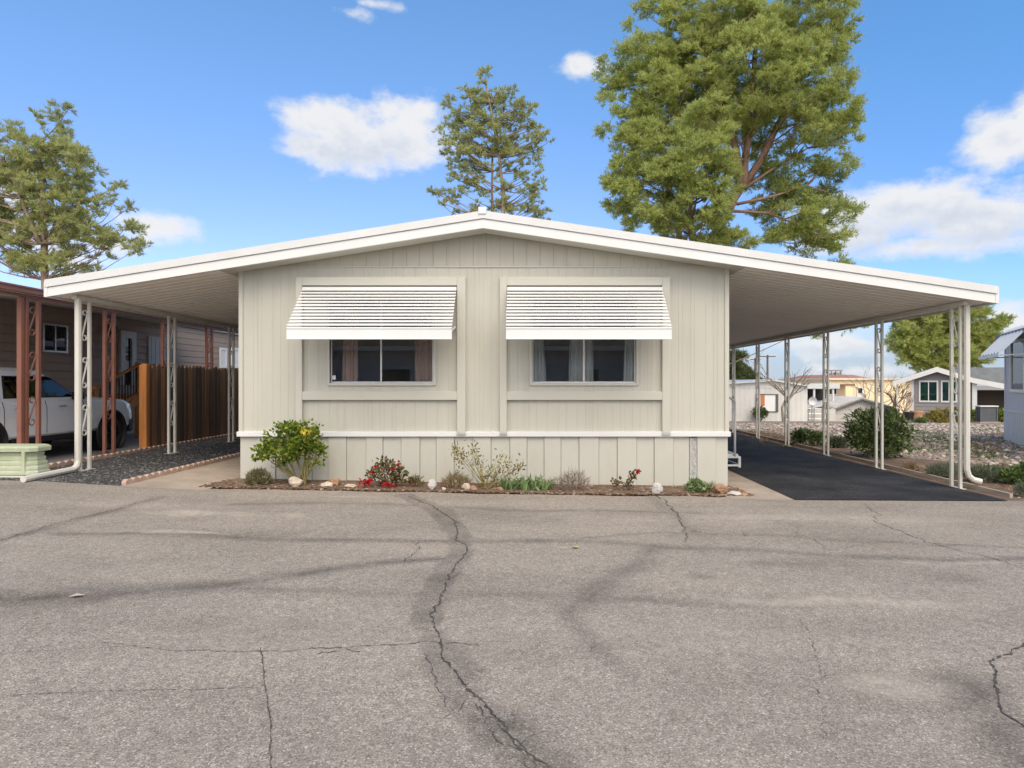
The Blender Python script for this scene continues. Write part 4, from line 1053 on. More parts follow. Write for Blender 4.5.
wa, wb, w0, w1 = qx(755.5), qx(778), qz(412), qz(394)
mb = MB(); fw = .08
for (u0,u1,v0,v1) in [(wa,wa+fw,w0,w1),(wb-fw*2.0,wb,w0,w1),(wa+fw,wb-2*fw,w0,w0+fw*.6),(wa+fw,wb-2*fw,w1-fw*.6,w1)]: mb.box(u0,u1,WY-.06,WY-.001,v0,v1)
w = mb.build('window', simple('dark_frame', (.12,.11,.10), .6), hw)
mb = MB(); mb.box(wa+fw, wb-2*fw, WY-.015, WY-.005, w0+.05, w1-.05); mb.build('blind', M['sheer'], w)
mb = MB(); mb.box(qx(760.5), qx(764.5), WY-.035, WY-.018, qz(406), w1-.05); mb.build('curtain', M['orange'], w)
# covered porch between white home and tan building
pg = empty('porch_cover', (qx(818), 46, -2), 'white flat porch cover on slim posts between the white home and the tan building', 'porch')
def s46(px): return PX(px, 47)
mb = MB(); mb.box(s46(806), s46(840), 47, 50, PZ(388.5, 47), PZ(383.5, 47)); mb.build('roof', M['roof_white'], pg)
for px in (815, 834): mb = MB(); mb.box(s46(px)-.06, s46(px)+.06, 47.1, 47.22, -3, PZ(388.5, 47)); mb.build('post', M['white'], pg)
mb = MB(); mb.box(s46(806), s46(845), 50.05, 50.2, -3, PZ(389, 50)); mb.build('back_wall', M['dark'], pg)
# white jar-like tank
# (d) low white shed with a gable
SY = 46; 
sd = empty('white_shed', (PX(860, SY), SY, -2.3), 'low white gabled shed with a rust stained roof behind the big oleander', 'shed')
ex0, ex1, eap = PX(833, SY), PX(893, SY), PX(860, SY); ze, za_ = PZ(408.5, SY), PZ(398, SY)
mb = MB(); mb.box(ex0, ex1, SY, SY+6, -2.7, ze)
mb.add([(ex0,SY,ze),(ex1,SY,ze),(eap,SY,za_),(ex0,SY+6,ze),(ex1,SY+6,ze),(eap,SY+6,za_)], [(0,1,2),(3,5,4)])
for i in range(5): mb.box(ex0-.01, ex1+.01, SY-.03, SY-.001, ze-.35*i-.03, ze-.35*i)
mb.build('wall', M['home_white'], sd)
mb = MB(); mb.slope(ex0-.3, eap, ze-.08, za_, -.08, .0, SY-.3, SY+6.2); mb.slope(eap, ex1+.3, za_, ze-.08, -.08, .0, SY-.3, SY+6.2)
mb.build('roof', simple('stained_roof', (.66,.62,.56), .6, .05, .8, dirt=((.48,.24,.13), .7, (1,1,1), .8)), sd)
mb = MB(); mb.slope(ex0-.3, eap, ze-.08, za_, .0, .12, SY-.33, SY-.301); mb.slope(eap, ex1+.3, za_, ze-.08, .0, .12, SY-.33, SY-.301); mb.build('fascia', M['grey_roof'], sd)
mb = MB(); mb.box(PX(811,SY-1), ex0-.05, SY-.5, SY+5, -2.7, PZ(409,SY)); mb.build('side_annex', M['home_white'], sd)
mb = MB(); mb.slope(PX(811,SY-1)-.2, ex0-.02, PZ(409,SY), PZ(402,SY), -.05, .05, SY-.6, SY+5); mb.build('annex_roof', M['roof_white'], sd)
# wire gate in front of it
gt = empty('metal_gate', (PX(818,45), 45, -1.5), 'low grey metal gate in front of the white shed annex', 'gate')
mb = MB()
for px in (808, 814, 822): mb.tube([(PX(px,45),45,-2),(PX(px,45),45,PZ(408 if px>810 else 411,45))], .05, 6)
for py in (409, 414, 419): mb.tube([(PX(808,45),45,PZ(py,45)),(PX(822,45),45,PZ(py,45))], .03, 6)
mb.build('gate_frame', M['alu'], gt)

# (e) tan building
TY = 72
def tx(px): return PX(px, TY)
def tz(py): return PZ(py, TY)
tb = empty('tan_building', (tx(870), TY, -3), 'cream and tan flat roofed building with a reddish roof edge in the distance', 'building')
mb = MB(); mb.box(tx(828), tx(906), TY, TY+14, -3.2, tz(380)); mb.build('wall', M['tan'], tb)
mb = MB(); mb.box(tx(826), tx(908), TY-.3, TY+14.2, tz(380), tz(378)); mb.build('cornice', simple('cream_band', (.70,.60,.44), .8, .05), tb)
mb = MB(); mb.hexa([(tx(829),TY+.5,tz(378)),(tx(872),TY+.5,tz(378)),(tx(872),TY+12,tz(378)),(tx(829),TY+12,tz(378)),(tx(834),TY+3,tz(374.5)),(tx(866),TY+3,tz(374.5)),(tx(866),TY+9,tz(374.5)),(tx(834),TY+9,tz(374.5))]); mb.build('roof', M['red_roof'], tb)
mb = MB(); mb.box(tx(832), tx(848), TY-1.6, TY, tz(385.3), tz(384)); mb.build('porch_roof', simple('porch_brown', (.22,.14,.09), .8), tb)
mb = MB(); mb.box(tx(839), tx(847), TY-1.5, TY-1.3, -3, tz(385.4)); mb.box(tx(847.5), tx(848), TY-1.5, TY-1.4, -3, tz(385.4)); mb.build('porch_wall', M['tan'], tb)
mb = MB(); mb.add([(tx(829.5),TY-.05,tz(394)),(tx(836),TY-.05,tz(394)),(tx(836),TY-.05,tz(386))], [(0,1,2)]); mb.box(tx(829.5), tx(836), TY-.04, TY-.01, tz(394), tz(389)); mb.build('window', M['dark'], tb)
mb = MB(); mb.box(tx(829), tx(836.5), TY-.12, TY-.05, tz(395), tz(394)); mb.box(tx(836), tx(836.6), TY-.12, TY-.04, tz(394), tz(386)); mb.build('window_trim', M['white'], tb)
mb = MB(); mb.box(tx(856.5), tx(863), TY-.1, TY, tz(398), tz(387)); d_ = mb.build('door', M['white'], tb)
mb = MB(); mb.box(tx(857.8), tx(861.7), TY-.14, TY-.11, tz(393), tz(388.2)); mb.build('pane', M['glass_dark'], d_)
mb = MB()
for px in (852, 857, 862): mb.box(tx(px), tx(px+.5), TY+5, TY+5.2, tz(375), tz(370))
mb.box(tx(850), tx(864), TY+5, TY+5.3, tz(370.4), tz(369)); mb.box(tx(851), tx(855), TY+5, TY+6, tz(375), tz(372.5)); mb.box(tx(857.5), tx(863), TY+5, TY+6, tz(374.6), tz(371.6))
mb.build('rooftop_unit', simple('unit_grey', (.24,.23,.22), .7), tb)
# neighbour: beige home right of it
TY2 = 92
t2 = empty('cream_home', (PX(900,TY2), TY2, -3), 'cream home partly hidden behind the dark grey gabled home', 'house')
mb = MB(); mb.box(PX(884,TY2), PX(960,TY2), TY2, TY2+8, -3.2, PZ(380.5,TY2)); mb.build('wall', simple('cream_wall', (.62,.52,.38), .8, .06), t2)
mb = MB(); mb.box(PX(882,TY2), PX(962,TY2), TY2-.4, TY2+8.4, PZ(380.5,TY2), PZ(378,TY2)); mb.build('roof', M['grey_roof'], t2)
mb = MB(); mb.box(PX(893,TY2), PX(897,TY2), TY2-.08, TY2, PZ(394,TY2), PZ(386,TY2)); mb.build('window', M['dark'], t2)

# white patio chair and umbrella-like white tank near porch
pt = empty('satellite_dish', (PX(814,44.5), 44.5, -1.6), 'small round white dish on a post beside the white home', 'satellite dish')
mb = MB(); mb.ring((PX(812.5,44.5), 44.5, PZ(401,44.5)), 'y', [(.0,.10),(.15,.07),(.28,-.02),(.30,-.05),(.28,-.01),(.0,.12)], 20); mb.build('dish', M['white'], pt, smooth=True)
mb = MB(); mb.tube([(PX(812.5,44.5),44.6,-2),(PX(812.5,44.5),44.6,PZ(402,44.5))], .04, 6); mb.build('post', M['alu'], pt)

# utility poles
def upole(px, ytop, Yd, arm, label):
    o = empty('utility_pole', (PX(px,Yd), Yd, -3), label, 'utility pole', 'utility poles beyond the white home')
    mb = MB(); mb.tube([(PX(px,Yd),Yd,-3.1),(PX(px,Yd),Yd,PZ(ytop,Yd))], [.2,.13], 8); mb.build('pole', M['pole'], o)
    mb = MB()
    for k, z in enumerate([PZ(ytop+2,Yd)]+([PZ(ytop+6,Yd)] if arm > 2.2 else [])): mb.box(PX(px,Yd)-arm/2, PX(px,Yd)+arm/2, Yd-.22, Yd-.1, z, z+.14)
    ca = mb.build('crossarm', M['pole'], o)
    mb = MB()
    for s in (-.45,-.2,.2,.45): mb.tube([(PX(px,Yd)+s*arm,Yd-.16,PZ(ytop+2,Yd)+.14),(PX(px,Yd)+s*arm,Yd-.16,PZ(ytop+2,Yd)+.4)], [.07,.05], 6)
    mb.build('insulator', M['pale_grey'], ca)
upole(767.5, 355, 85, 2.0, 'utility pole with a clear crossarm, right of the two beyond the white home')
upole(755, 358, 100, 1.6, 'thin utility pole, left of the two beyond the white home')
# terracotta pots near grey home
def pot(px, py, Yd, s, label, mat):
    mb = MB(); x, z = PX(px,Yd), PZ(py,Yd)
    mb.ring((x,Yd,z), 'z', [(0,.0),(.62*s,.0),(.95*s,1.3*s),(1.05*s,1.3*s),(1.05*s,1.55*s),(.9*s,1.55*s),(.85*s,1.3*s),(0,1.3*s)], 18)
    o = mb.build('plant_pot', mat); props(o, label, 'plant pot', 'pots before the gabled home'); return o
pot(917, 420, 36.6, .34, 'terracotta pot with dry stalks, rightmost pot before the gabled grey home', M['terracotta'])
pot(909, 420, 36.7, .30, 'dark glazed pot left of the terracotta pot', M['black'])

# home across the street (seen in the window panes)
oh = empty('opposite_home', (0, -13, 0), 'pale brown home across the street, mirrored in the window panes', 'house')
mb = MB(); lap = 0
mb.box(-15, 15, -20, -13, -.1, 3.1); mb.build('wall', simple('pale_brown_wall', (.55,.51,.47), .7), oh)
mb = MB(); mb.hexa([(-15.6,-20.6,3.1),(15.6,-20.6,3.1),(15.6,-12.4,3.1),(-15.6,-12.4,3.1),(-15.6,-16.6,5.2),(15.6,-16.6,5.2),(15.6,-16.4,5.2),(-15.6,-16.4,5.2)]); mb.build('roof', simple('opposite_roof', (.22,.22,.22), .9), oh)
for x in (-7, -2.5, 2.5, 7):
    mb = MB(); mb.box(x-.8, x+.8, -12.99, -12.93, 1.1, 2.3); w = mb.build('window', M['white'], oh)
    mb = MB(); mb.box(x-.7, x+.7, -12.925, -12.92, 1.2, 2.2); mb.build('pane', M['glass_dark'], w)
# ================================================================== VEGETATION
def unit(n, r):
    v = r.normal(size=(n, 3)); return v/np.linalg.norm(v, axis=1, keepdims=True)
def blades(pos, dirs, length, width, r):
    """thin triangles: base across, tip along dirs"""
    n = len(pos); side = np.cross(dirs, unit(n, r)); side /= np.linalg.norm(side, axis=1, keepdims=True)+1e-9
    w = (width*r.uniform(.6,1.3,n))[:,None]; l = (length*r.uniform(.6,1.3,n))[:,None]
    return np.stack([pos-side*w/2, pos+side*w/2, pos+dirs*l], 1).reshape(-1, 3)
def leaves(pos, dirs, length, width, r):
    """diamond leaves (quads), slightly folded"""
    n = len(pos); side = np.cross(dirs, unit(n, r)); side /= np.linalg.norm(side, axis=1, keepdims=True)+1e-9
    w = (width*r.uniform(.7,1.25,n))[:,None]; l = (length*r.uniform(.7,1.25,n))[:,None]
    return np.stack([pos, pos+dirs*l*.5-side*w/2, pos+dirs*l, pos+dirs*l*.5+side*w/2], 1).reshape(-1, 3)
def limb(mb, a, b2, r0, r1, r, n=5, sag=.1):
    a = Vector(a); b2 = Vector(b2); L = (b2-a).length; pts = []; rs = []
    off = Vector((r.gauss(0,1), r.gauss(0,1), r.gauss(0,.6)))*L*.07
    for i in range(6):
        t = i/5; p = a.lerp(b2, t)+off*math.sin(t*math.pi)+Vector((0,0,-sag*L*math.sin(t*math.pi)*.6))
        pts.append(p); rs.append(r0+(r1-r0)*t)
    mb.tube(pts, rs, n, cap=False)

def pine(label, Yd, trunks, lobes, n_clump, cr, n_bl, blen, bwid, leafm, barkm, seed, depth=.9, limb_share=1.0, group=None, shell=.5, limb_r=.05, flat=.7, name='pine_tree', puff=.15):
    """trunks: [( [(px,py),...], r_base, r_top, dy )]; lobes: picture ellipses (px,py,rx,ry[,dy metres])"""
    r = np.random.default_rng(seed); rr = random.Random(seed)
    k = Yd/F; mb = MB(); axis = []
    for pts, r0, r1, dy in trunks:
        W = [Vector((PX(px,Yd), Yd+dy*(1-i/ max(1,len(pts)-1)*.0), PZ(py,Yd))) for i, (px, py) in enumerate(pts)]
        if len(W) > 1 and W[0].z > 0 and r0 > .12 and pts[0][1] > 230: W.insert(0, Vector((W[0].x+(W[0].x-W[1].x)*.3, W[0].y, float(g(W[0].x, W[0].y))-.1)))
        fine = []
        for a, b2 in zip(W[:-1], W[1:]):
            m_ = max(2, int((b2-a).length/.8))
            fine += [a.lerp(b2, i/m_)+Vector((rr.gauss(0,.03),rr.gauss(0,.03),0)) for i in range(m_)]
        fine.append(W[-1]); n = len(fine)
        mb.tube(fine, [r0+(r1-r0)*i/(n-1) for i in range(n)], 8)
        axis += fine
    base = Vector((axis[0].x, axis[0].y, float(g(axis[0].x, axis[0].y))))
    root = empty(name, base, label, 'tree', group)
    area = np.array([l[2]*l[3]*(1+.3*(l[2]+l[3])/40) for l in lobes]); area = area/area.sum()
    V = []; cl = []
    cnts = np.round(area*n_clump).astype(int)
    for l, c_ in zip(lobes, cnts):
        lx, ly, rx, ry = l[:4]; dy = l[4] if len(l) > 4 else 0
        for _ in range(max(1, c_)):
            d = unit(1, r)[0]; q = d*(r.random()**shell)
            cl.append((PX(lx,Yd)+q[0]*rx*k, Yd+dy+q[1]*(rx+ry)/2*k*depth, PZ(ly,Yd)+q[2]*ry*k, d[0], d[1], d[2]))
    for c6 in cl:
        c = c6[:3]; outw = np.array(c6[3:])
        s = r.uniform(cr[0], cr[1]); n = int(n_bl*(s/((cr[0]+cr[1])/2))**2)
        # twigs fan out inside the clump; needles grow along them, tips turned up
        m_ = max(4, n//26); td = unit(m_, r)+outw*puff; td[:,2] = td[:,2]*.8+.25; td /= np.linalg.norm(td, axis=1, keepdims=True)
        tl = s*r.uniform(.55,1.0,m_)
        ti = r.integers(0, m_, n); u = r.random(n)**.55
        pos = np.array(c)+td[ti]*(tl[ti]*u)[:,None]*np.array([1,1,flat])+r.normal(0, s*.05, (n,3))
        dr_ = td[ti]*.8+unit(n, r)*.75+np.array([0,0,.28])+outw*puff*.3; dr_ /= np.linalg.norm(dr_, axis=1, keepdims=True)
        V.append(blades(pos, dr_, blen, bwid, r))
        if rr.random() < limb_share:
            cv = Vector(c); best = min(axis, key=lambda p: (Vector((p.x-cv.x,p.y-cv.y,0)).length*.35+abs(p.z-(cv.z-.45*Vector((p.x-cv.x,p.y-cv.y,0)).length))))
            if (best-cv).length < 7.5: limb(mb, best, cv, limb_r*rr.uniform(.7,1.3), .012, rr, 4)
    t = mb.build('trunk', barkm, root, smooth=True)
    np_mesh('crown', np.concatenate(V), 3, leafm, root)
    return root

# left tree behind the brown home
pine('broad airy pine rising behind the brown home at the far left', 34,
     [([(45,300),(44,240),(42,190),(40,140)], .30, .08, 0), ([(44,236),(60,200),(72,165)], .12, .04, .4), ([(44,245),(25,200),(10,165)], .12, .04, -.3)],
     [(40,140,34,26),(20,170,36,30),(58,160,36,32),(40,195,46,28),(85,195,24,20),(75,230,46,22),(112,240,30,14),(140,250,20,7),(20,225,40,26),(0,245,30,22),(70,262,44,14),(115,205,16,10),(122,185,10,8),(-20,190,30,50),(30,262,34,14),(58,118,14,14),(5,135,18,14),(132,228,14,8)],
     440, (.38,.68), 270, .22, .034, M['pine_mid'], M['bark'], 51, .8, .45, 'pine trees around the home', .45, .045)
# centre tree behind the roof
pine('slender twin trunked pine with an airy crown rising behind the roof ridge', 35,
     [([(503,240),(503,190),(497,140),(486,85)], .22, .05, 0), ([(492,240),(491,190),(492,150)], .18, .05, .3)],
     [(486,72,7,12),(480,92,22,16),(500,100,20,18),(468,110,22,22),(490,128,34,22),(520,112,16,20),(530,125,12,14),(455,135,18,20),(470,150,30,20),(512,150,28,20),(535,148,16,16),(546,138,8,6),(452,165,14,14),(475,180,26,18),(525,178,22,18),(536,192,12,14),(455,195,18,14),(438,195,9,8),(470,212,24,10),(500,200,22,16),(530,212,22,7),(545,216,10,4),(515,60+150,20,8)],
     420, (.24,.46), 160, .19, .030, M['pine_mid'], M['bark'], 52, .85, .5, 'pine trees around the home', .5, .035)
# big pine
big_lobes = [(660,20,30,28,.3),(640,62,24,24,-.5),(617,62,14,22,.5),(650,98,28,20,-1),(625,128,20,28,0),(690,28,26,26,-.8),(720,18,24,24,-1.2),(735,42,22,24,-2),(760,22,26,28,-1.2),(800,40,36,38,-2),(790,95,30,32,-2.6),(838,58,16,44,.2),(845,110,11,40,.6),
     (745,95,36,38,-3.2),(718,75,20,22,-2),(765,138,22,13,-3),(805,132,26,30,-2.6),(828,152,20,28,-.8),(690,70,20,20,-1),(685,108,26,22,-2),(615,100,15,20,.2),(700,-5,50,24,0),(770,-10,50,24,0),(820,10,26,24,-.5),(705,130,20,16,-2),(660,130,22,16,-1.2),
     (815,193,36,18,-.6),(785,224,28,18,-.8),(824,226,26,19,-1.2),(845,205,10,14,0),(800,245,30,12,-.3),(838,240,10,8,0),(838,331,20,8),(822,327,12,6),(852,326,10,5),(826,262,20,16),(770,205,14,10,.8),
     (735,60,60,50,1.8),(800,100,40,60,1.8),(655,85,28,60,1.5),(800,205,34,24,1.2),(770,165,26,18,1.6),(720,120,24,20,1.2),(700,60,40,50,.6),(765,70,40,50,.4),(820,60,26,50,.6),(735,110,36,30,.2),(800,160,34,24,.6),(670,110,34,36,.3),(640,80,26,40,.9),(805,225,36,22,.6)]
pine('huge dense multi trunk pine, tallest tree behind the right half of the roof', 36,
     [([(694,285),(706,250),(728,212),(744,178),(748,140),(755,60),(758,-10)], .40, .10, 0), ([(736,196),(762,160),(786,110),(800,40)], .26, .08, .3), ([(740,188),(735,150),(715,100),(700,30)], .24, .08, -.2),
      ([(682,270),(682,232),(672,190),(660,130),(650,60)], .30, .08, .6), ([(742,190),(775,168),(806,150)], .10, .03, -.3), ([(732,208),(770,200),(800,190),(820,196)], .09, .03, -.8), ([(728,214),(765,216),(795,228),(812,240)], .09, .03, -.6)],
     big_lobes, 1150, (.50,.85), 600, .17, .034, M['pine_bright'], M['bark_red'], 53, .85, .22, 'pine trees around the home', .14, .045, puff=.55)
pine('lower bushy pine in front of the huge pine, brightest clumps over the roof', 33.5,
     [([(694,262),(692,235),(690,205),(688,165)], .24, .08, 0)],
     [(640,155,26,30),(668,165,22,26,-1),(700,140,22,30,-1.4),(690,180,28,28,-2),(655,200,30,26,-1.8),(715,188,15,28,-.8),(622,188,14,30,0),(695,215,26,18,-1.6),(650,228,26,10,-.6),(715,235,26,12,-.8),(738,240,22,8),(660,185,34,40,1),(697,225,30,18,.8)],
     300, (.45,.75), 640, .17, .034, M['pine_bright'], M['bark_red'], 54, .85, .3, 'pine trees around the home', .15, .045, puff=.55)
# right tree behind grey home
pine('round dense pine standing behind the dark grey gabled home', 78,
     [([(938,392),(940,350),(945,310)], .4, .12, 0), ([(940,360),(965,335),(990,322)], .16, .05, 0)],
     [(920,325,26,18),(945,312,30,18),(905,340,14,12),(925,348,28,16),(955,340,30,18),(970,318,16,12),(985,345,16,10),(992,330,14,8),(1003,325,8,5),(945,362,34,10),(912,362,14,7),(975,360,14,8),(965,300,20,10),(930,300,22,10)],
     300, (.9,1.5), 620, .40, .07, M['pine_bright'], M['bark'], 56, .8, .4, 'pine trees around the home', .42, .06)
pine('small dark pine at the back beside the right corner of the home', 62,
     [([(736,392),(736,360)], .3, .1, 0)], [(738,362,8,9),(732,372,14,9),(744,374,9,6),(728,366,10,12),(750,378,6,3)],
     46, (.7,1.1), 420, .42, .06, M['pine_dark'], M['bark'], 57, .9, .3, 'pine trees around the home', .4, .05)
pine('dark hedge-like evergreen low behind the white home roof', 66,
     [([(700,395),(700,380)], .25, .1, 0)], [(756,380,8,3.5),(700,372,20,9)], 22, (.6,.9), 300, .42, .06, M['pine_dark'], M['bark'], 58, .9, .2, None, .5, .04, name='evergreen_tree')

# bare trees
def bare(label, base, tips, r0, seed, mat, depth=3, n_sub=5):
    rr = random.Random(seed); base = Vector(base); root = empty('bare_tree', base, label, 'tree')
    mb = MB()
    def grow(p, d, L, rad, lev):
        q = p+d*L; mid = p+d*L*.5+Vector((rr.gauss(0,.05),rr.gauss(0,.05),rr.gauss(0,.05)))*L
        mb.tube([p, mid, q], [rad, rad*.8, rad*.6], 5 if lev > 1 else 4, cap=False)
        if lev == 0: return
        for _ in range(rr.choice([2,3,3])):
            nd = (d+Vector((rr.gauss(0,.5),rr.gauss(0,.45),rr.gauss(.12,.35)))).normalized()
            grow(p.lerp(q, rr.uniform(.45,1)), nd, L*rr.uniform(.55,.8), rad*.55, lev-1)
    h = tips
    tr_ = base+Vector((.05*h, 0, h*.36)); mb.tube([base-Vector((0,0,.1)), base+Vector((-.02*h,0,h*.2)), tr_], [r0, r0*.85, r0*.75], 8, cap=False)
    for i in range(n_sub):
        a = 6.283*i/n_sub+rr.uniform(-.4,.4); nd = Vector((math.cos(a)*.75, math.sin(a)*.6, rr.uniform(.5,1.1))).normalized()
        grow(tr_-Vector((0,0,rr.uniform(0,.1*h))), nd, h*rr.uniform(.26,.4), r0*.5, depth)
    mb.build('branches', mat, root); return root
bare('leafless pruned tree in front of the white home', (PX(783.5,37), 37, float(g(9,37))), 4.2, .09, 61, M['twig'], 2, 6)
bare('small leafless tree left of the dark grey gabled home', (PX(893,42), 42, -.95), 3.4, .08, 62, simple('red_twig', (.25,.17,.13), .9, .2), 3, 6)
bare('leafless grey tree in front of the tan building', (PX(873,52), 52, -2.6), 5.4, .10, 63, M['twig'], 3, 5)
bare('low tangle of bare reddish branches beside the left corner of the gabled home', (PX(903,39.5), 39.5, -.85), 1.9, .045, 64, simple('dull_red_twig', (.22,.145,.12), .9, .2), 3, 8)

# leafy shrubs
def shrub(name, label, base, ells, n, ll, lw, mats, stems, seed, stem_mat, stem_r=.012, shell=.45, up=.35, group=None, cat='shrub', extra=None, tri=False, stem_spread=.5, clump=None):
    """ells: (dx,dy,dz,rx,ry,rz) ellipsoids relative to base in metres"""
    r = np.random.default_rng(seed); rr = random.Random(seed); base = Vector(base); root = empty(name, base, label, cat, group)
    vol = np.array([e[3]*e[4]*e[5] for e in ells])**.7; vol /= vol.sum(); P_ = []; Dr = []
    for e, f in zip(ells, vol):
        m_ = max(2, int(n*f)); d = unit(m_, r)
        if clump:   # leaves sit in sprays
            nc = max(3, int(m_/clump)); dc = unit(nc, r)*(r.random((nc,1))**shell); idx = r.integers(0, nc, m_)
            q = dc[idx]+r.normal(0, .12, (m_,3))
        else: q = d*(r.random((m_,1))**shell)
        P_.append(np.array(base)+np.array(e[:3])+q*np.array(e[3:6])); dd = q*.8+unit(m_, r)*.8+np.array([0,0,up]); Dr.append(dd/np.linalg.norm(dd, axis=1, keepdims=True))
    P_ = np.concatenate(P_); Dr = np.concatenate(Dr)
    ok = P_[:,2] > base.z+.01; P_, Dr = P_[ok], Dr[ok]
    if stems:
        mb = MB()
        for i in range(stems):
            e = ells[rr.randrange(len(ells))]; tgt = base+Vector((e[0]+rr.uniform(-.8,.8)*e[3], e[1]+rr.uniform(-.8,.8)*e[4], e[2]+rr.uniform(-.3,.7)*e[5]))
            b0 = base+Vector((rr.uniform(-.06,.06)*stem_spread*2, rr.uniform(-.05,.05), -.02)); mid = b0.lerp(tgt, .5)+Vector((rr.gauss(0,.03),rr.gauss(0,.03),.03))
            mb.tube([b0, mid, tgt], [stem_r, stem_r*.75, stem_r*.35], 5, cap=False)
        mb.build('stem', stem_mat, root)
    np_mesh('foliage', (blades if tri else leaves)(P_, Dr, ll, lw, r), 3 if tri else 4, mats, root)
    if extra:
        nm, mt, els, m_, l2, w2 = extra; pp = []; amax = max(e[3]*e[5] for e in els)
        for e in els:
            mm = max(3, int(m_*(e[3]*e[5]/amax)**.8)); d = unit(mm, r)*(r.random((mm,1))**.5); pp.append(np.array(base)+np.array(e[:3])+d*np.array(e[3:6]))
        pp = np.concatenate(pp); np_mesh(nm, leaves(pp, unit(len(pp), r), l2, w2, r), 4, mt, root)
    return root
YBED = 9.18
def bx_(px): return PX(px, YBED)
def gb(x, y=YBED): return float(g(x, y))+.012
def e_px(px, py, rx, ry, bpx, bpy, Yd=YBED, dy=0, dep=1):
    k = Yd/F; return ((px-bpx)*k, dy, (bpy-py)*k, rx*k, (rx+ry)/2*k*dep, ry*k)
# big green shrub
b0 = (bx_(303), 9.15, gb(bx_(303)))
E = lambda a: [e_px(px, py, rx, ry, 303, 483, 9.15, 0, .9) for (px,py,rx,ry) in a]
shrub('flowering_shrub', 'rounded bright green shrub with a yellow blossom patch near the left corner', b0,
      E([(288,437,22,15),(302,430,18,10),(312,442,14,14),(272,447,16,11),(264,456,9,8),(318,456,8,13),(285,450,24,12),(300,445,20,14),(278,463,8,5),(310,433,10,8)]), 3200, .055, .036, M['bush_bright'], 26, 71,
      simple('green_stem', (.20,.17,.06), .7, .2), .011, .4, .35, 'plants in the front bed', 'shrub', ('blossom', M['bush_yellow'], [(x_,-.2,z_,a_,b_,c_) for (x_,_,z_,a_,b_,c_) in E([(312,430,6,4),(307,428,3,2)])], 15, .06, .045), clump=9)
# dry mound left of it
def mound(label, px, py, rx, ry, mat, seed, n=900, cat='plant', group='plants in the front bed', ll=.07, lw=.012, Yd=9.1, name='grass_clump', up=.6):
    x = PX(px, Yd); z = float(g(x, Yd))+.012; k = Yd/F
    return shrub(name, label, (x, Yd, z), [(0,0,.02,rx*k,rx*k*.7,ry*k)], n, ll, lw, mat, 0, seed, None, up=up, group=group, cat=cat, tri=True, shell=.3)
mound('dry grey green mound of foliage left of the big green shrub', 258.5, 486, 13, 13, M['mound'], 72, 2000, ll=.06, lw=.014)
# red rose bush
b0 = (bx_(390), 9.1, gb(bx_(390)))
E = lambda a: [e_px(px, py, rx, ry, 390, 487, 9.1, 0, .9) for (px,py,rx,ry) in a]
shrub('rose_bush', 'low red leaved rose bush with crimson blooms, the fullest rose in the front bed', b0,
      E([(385,472,16,10),(398,478,10,9),(375,478,9,8),(384,463,7,5),(393,466,6,6),(402,470,6,7),(408,481,8,5)]), 560, .055, .036, M['rose_leaf'], 22, 73,
      simple('rose_stem', (.16,.085,.05), .8, .2), .006, .55, .3, 'plants in the front bed', 'rose bush', ('bloom', M['rose_red'], [(x_,-.14,z_,a_,b_,c_) for (x_,_,z_,a_,b_,c_) in E([(369,482,7,4),(391,484,7,3),(373,479,4,2),(403,462,2,1.5),(380,466,2,2),(397,467,2,2),(376,471,2,2)])], 46, .042, .034), clump=5)
mound('small withered shrub right of the red rose bush', 416, 486, 8, 10, M['rose_leaf'], 74, 220, ll=.06, lw=.02, up=.8)
# sparse olive shrub
b0 = (bx_(488), 9.12, gb(bx_(488)))
E = lambda a: [e_px(px, py, rx, ry, 488, 487, 9.12, 0, .9) for (px,py,rx,ry) in a]
shrub('sparse_shrub', 'tall sparse shrub with thin yellow olive leaves between the two windows', b0,
      E([(474,450,5,11),(478,462,8,8),(462,458,10,12),(488,474,9,10),(505,462,12,9),(515,470,10,6),(500,472,10,8),(455,450,6,10),(495,480,8,5),(484,483,7,5),(520,464,5,8)]), 560, .048, .022, M['olive'], 26, 75,
      simple('olive_stem', (.26,.21,.08), .8, .2), .004, .6, .5, 'plants in the front bed', 'shrub', ('seed_head', M['dusty'], E([(458,445,8,5),(468,440,5,3),(505,450,8,6),(520,455,6,5),(455,458,3,6)]), 5, .05, .035))
mound('dry golden grass tuft left of the tall sparse shrub', 456, 486, 14, 11, M['dry'], 76, 900, ll=.10, lw=.01, up=1.0)
# iris clumps
def iris(label, px, n, w, h, seed, Yd=9.05):
    r = np.random.default_rng(seed); x = PX(px, Yd); z = float(g(x, Yd))+.012; V = []
    root = empty('iris_clump', (x, Yd, z), label, 'plant', 'plants in the front bed')
    for i in range(n):
        bx = x+r.uniform(-w,w); by = Yd+r.uniform(-.1,.1); L = h*r.uniform(.6,1.15); th = r.normal(0,.42); ph = r.uniform(-.3,.3)
        d = np.array([math.sin(th), math.sin(ph)*.6, math.cos(th)]); s = np.array([math.cos(r.uniform(0,3)), math.sin(r.uniform(0,3)), 0])*.017
        p0 = np.array([bx,by,z]); p1 = p0+d*L*.55; p2 = p1+(d+np.array([math.sin(th)*.9,0,-.35]))*L*.45
        V += [p0-s, p0+s, p1+s*.9, p1-s*.9, p1-s*.9, p1+s*.9, p2+s*.1, p2-s*.1]
    np_mesh('foliage', np.array(V), 4, M['iris'], root)
iris('wide clump of blue green strap leaves right of the tall sparse shrub', 524, 120, .33, .24, 77)
iris('two upright strap leaves beside the dry golden tuft', 452, 9, .06, .26, 78, 9.2)
mound('grey brown dried shrub below the right window', 574, 489, 15, 17, M['dusty'], 79, 800, ll=.11, lw=.009, up=.7, name='dried_shrub')
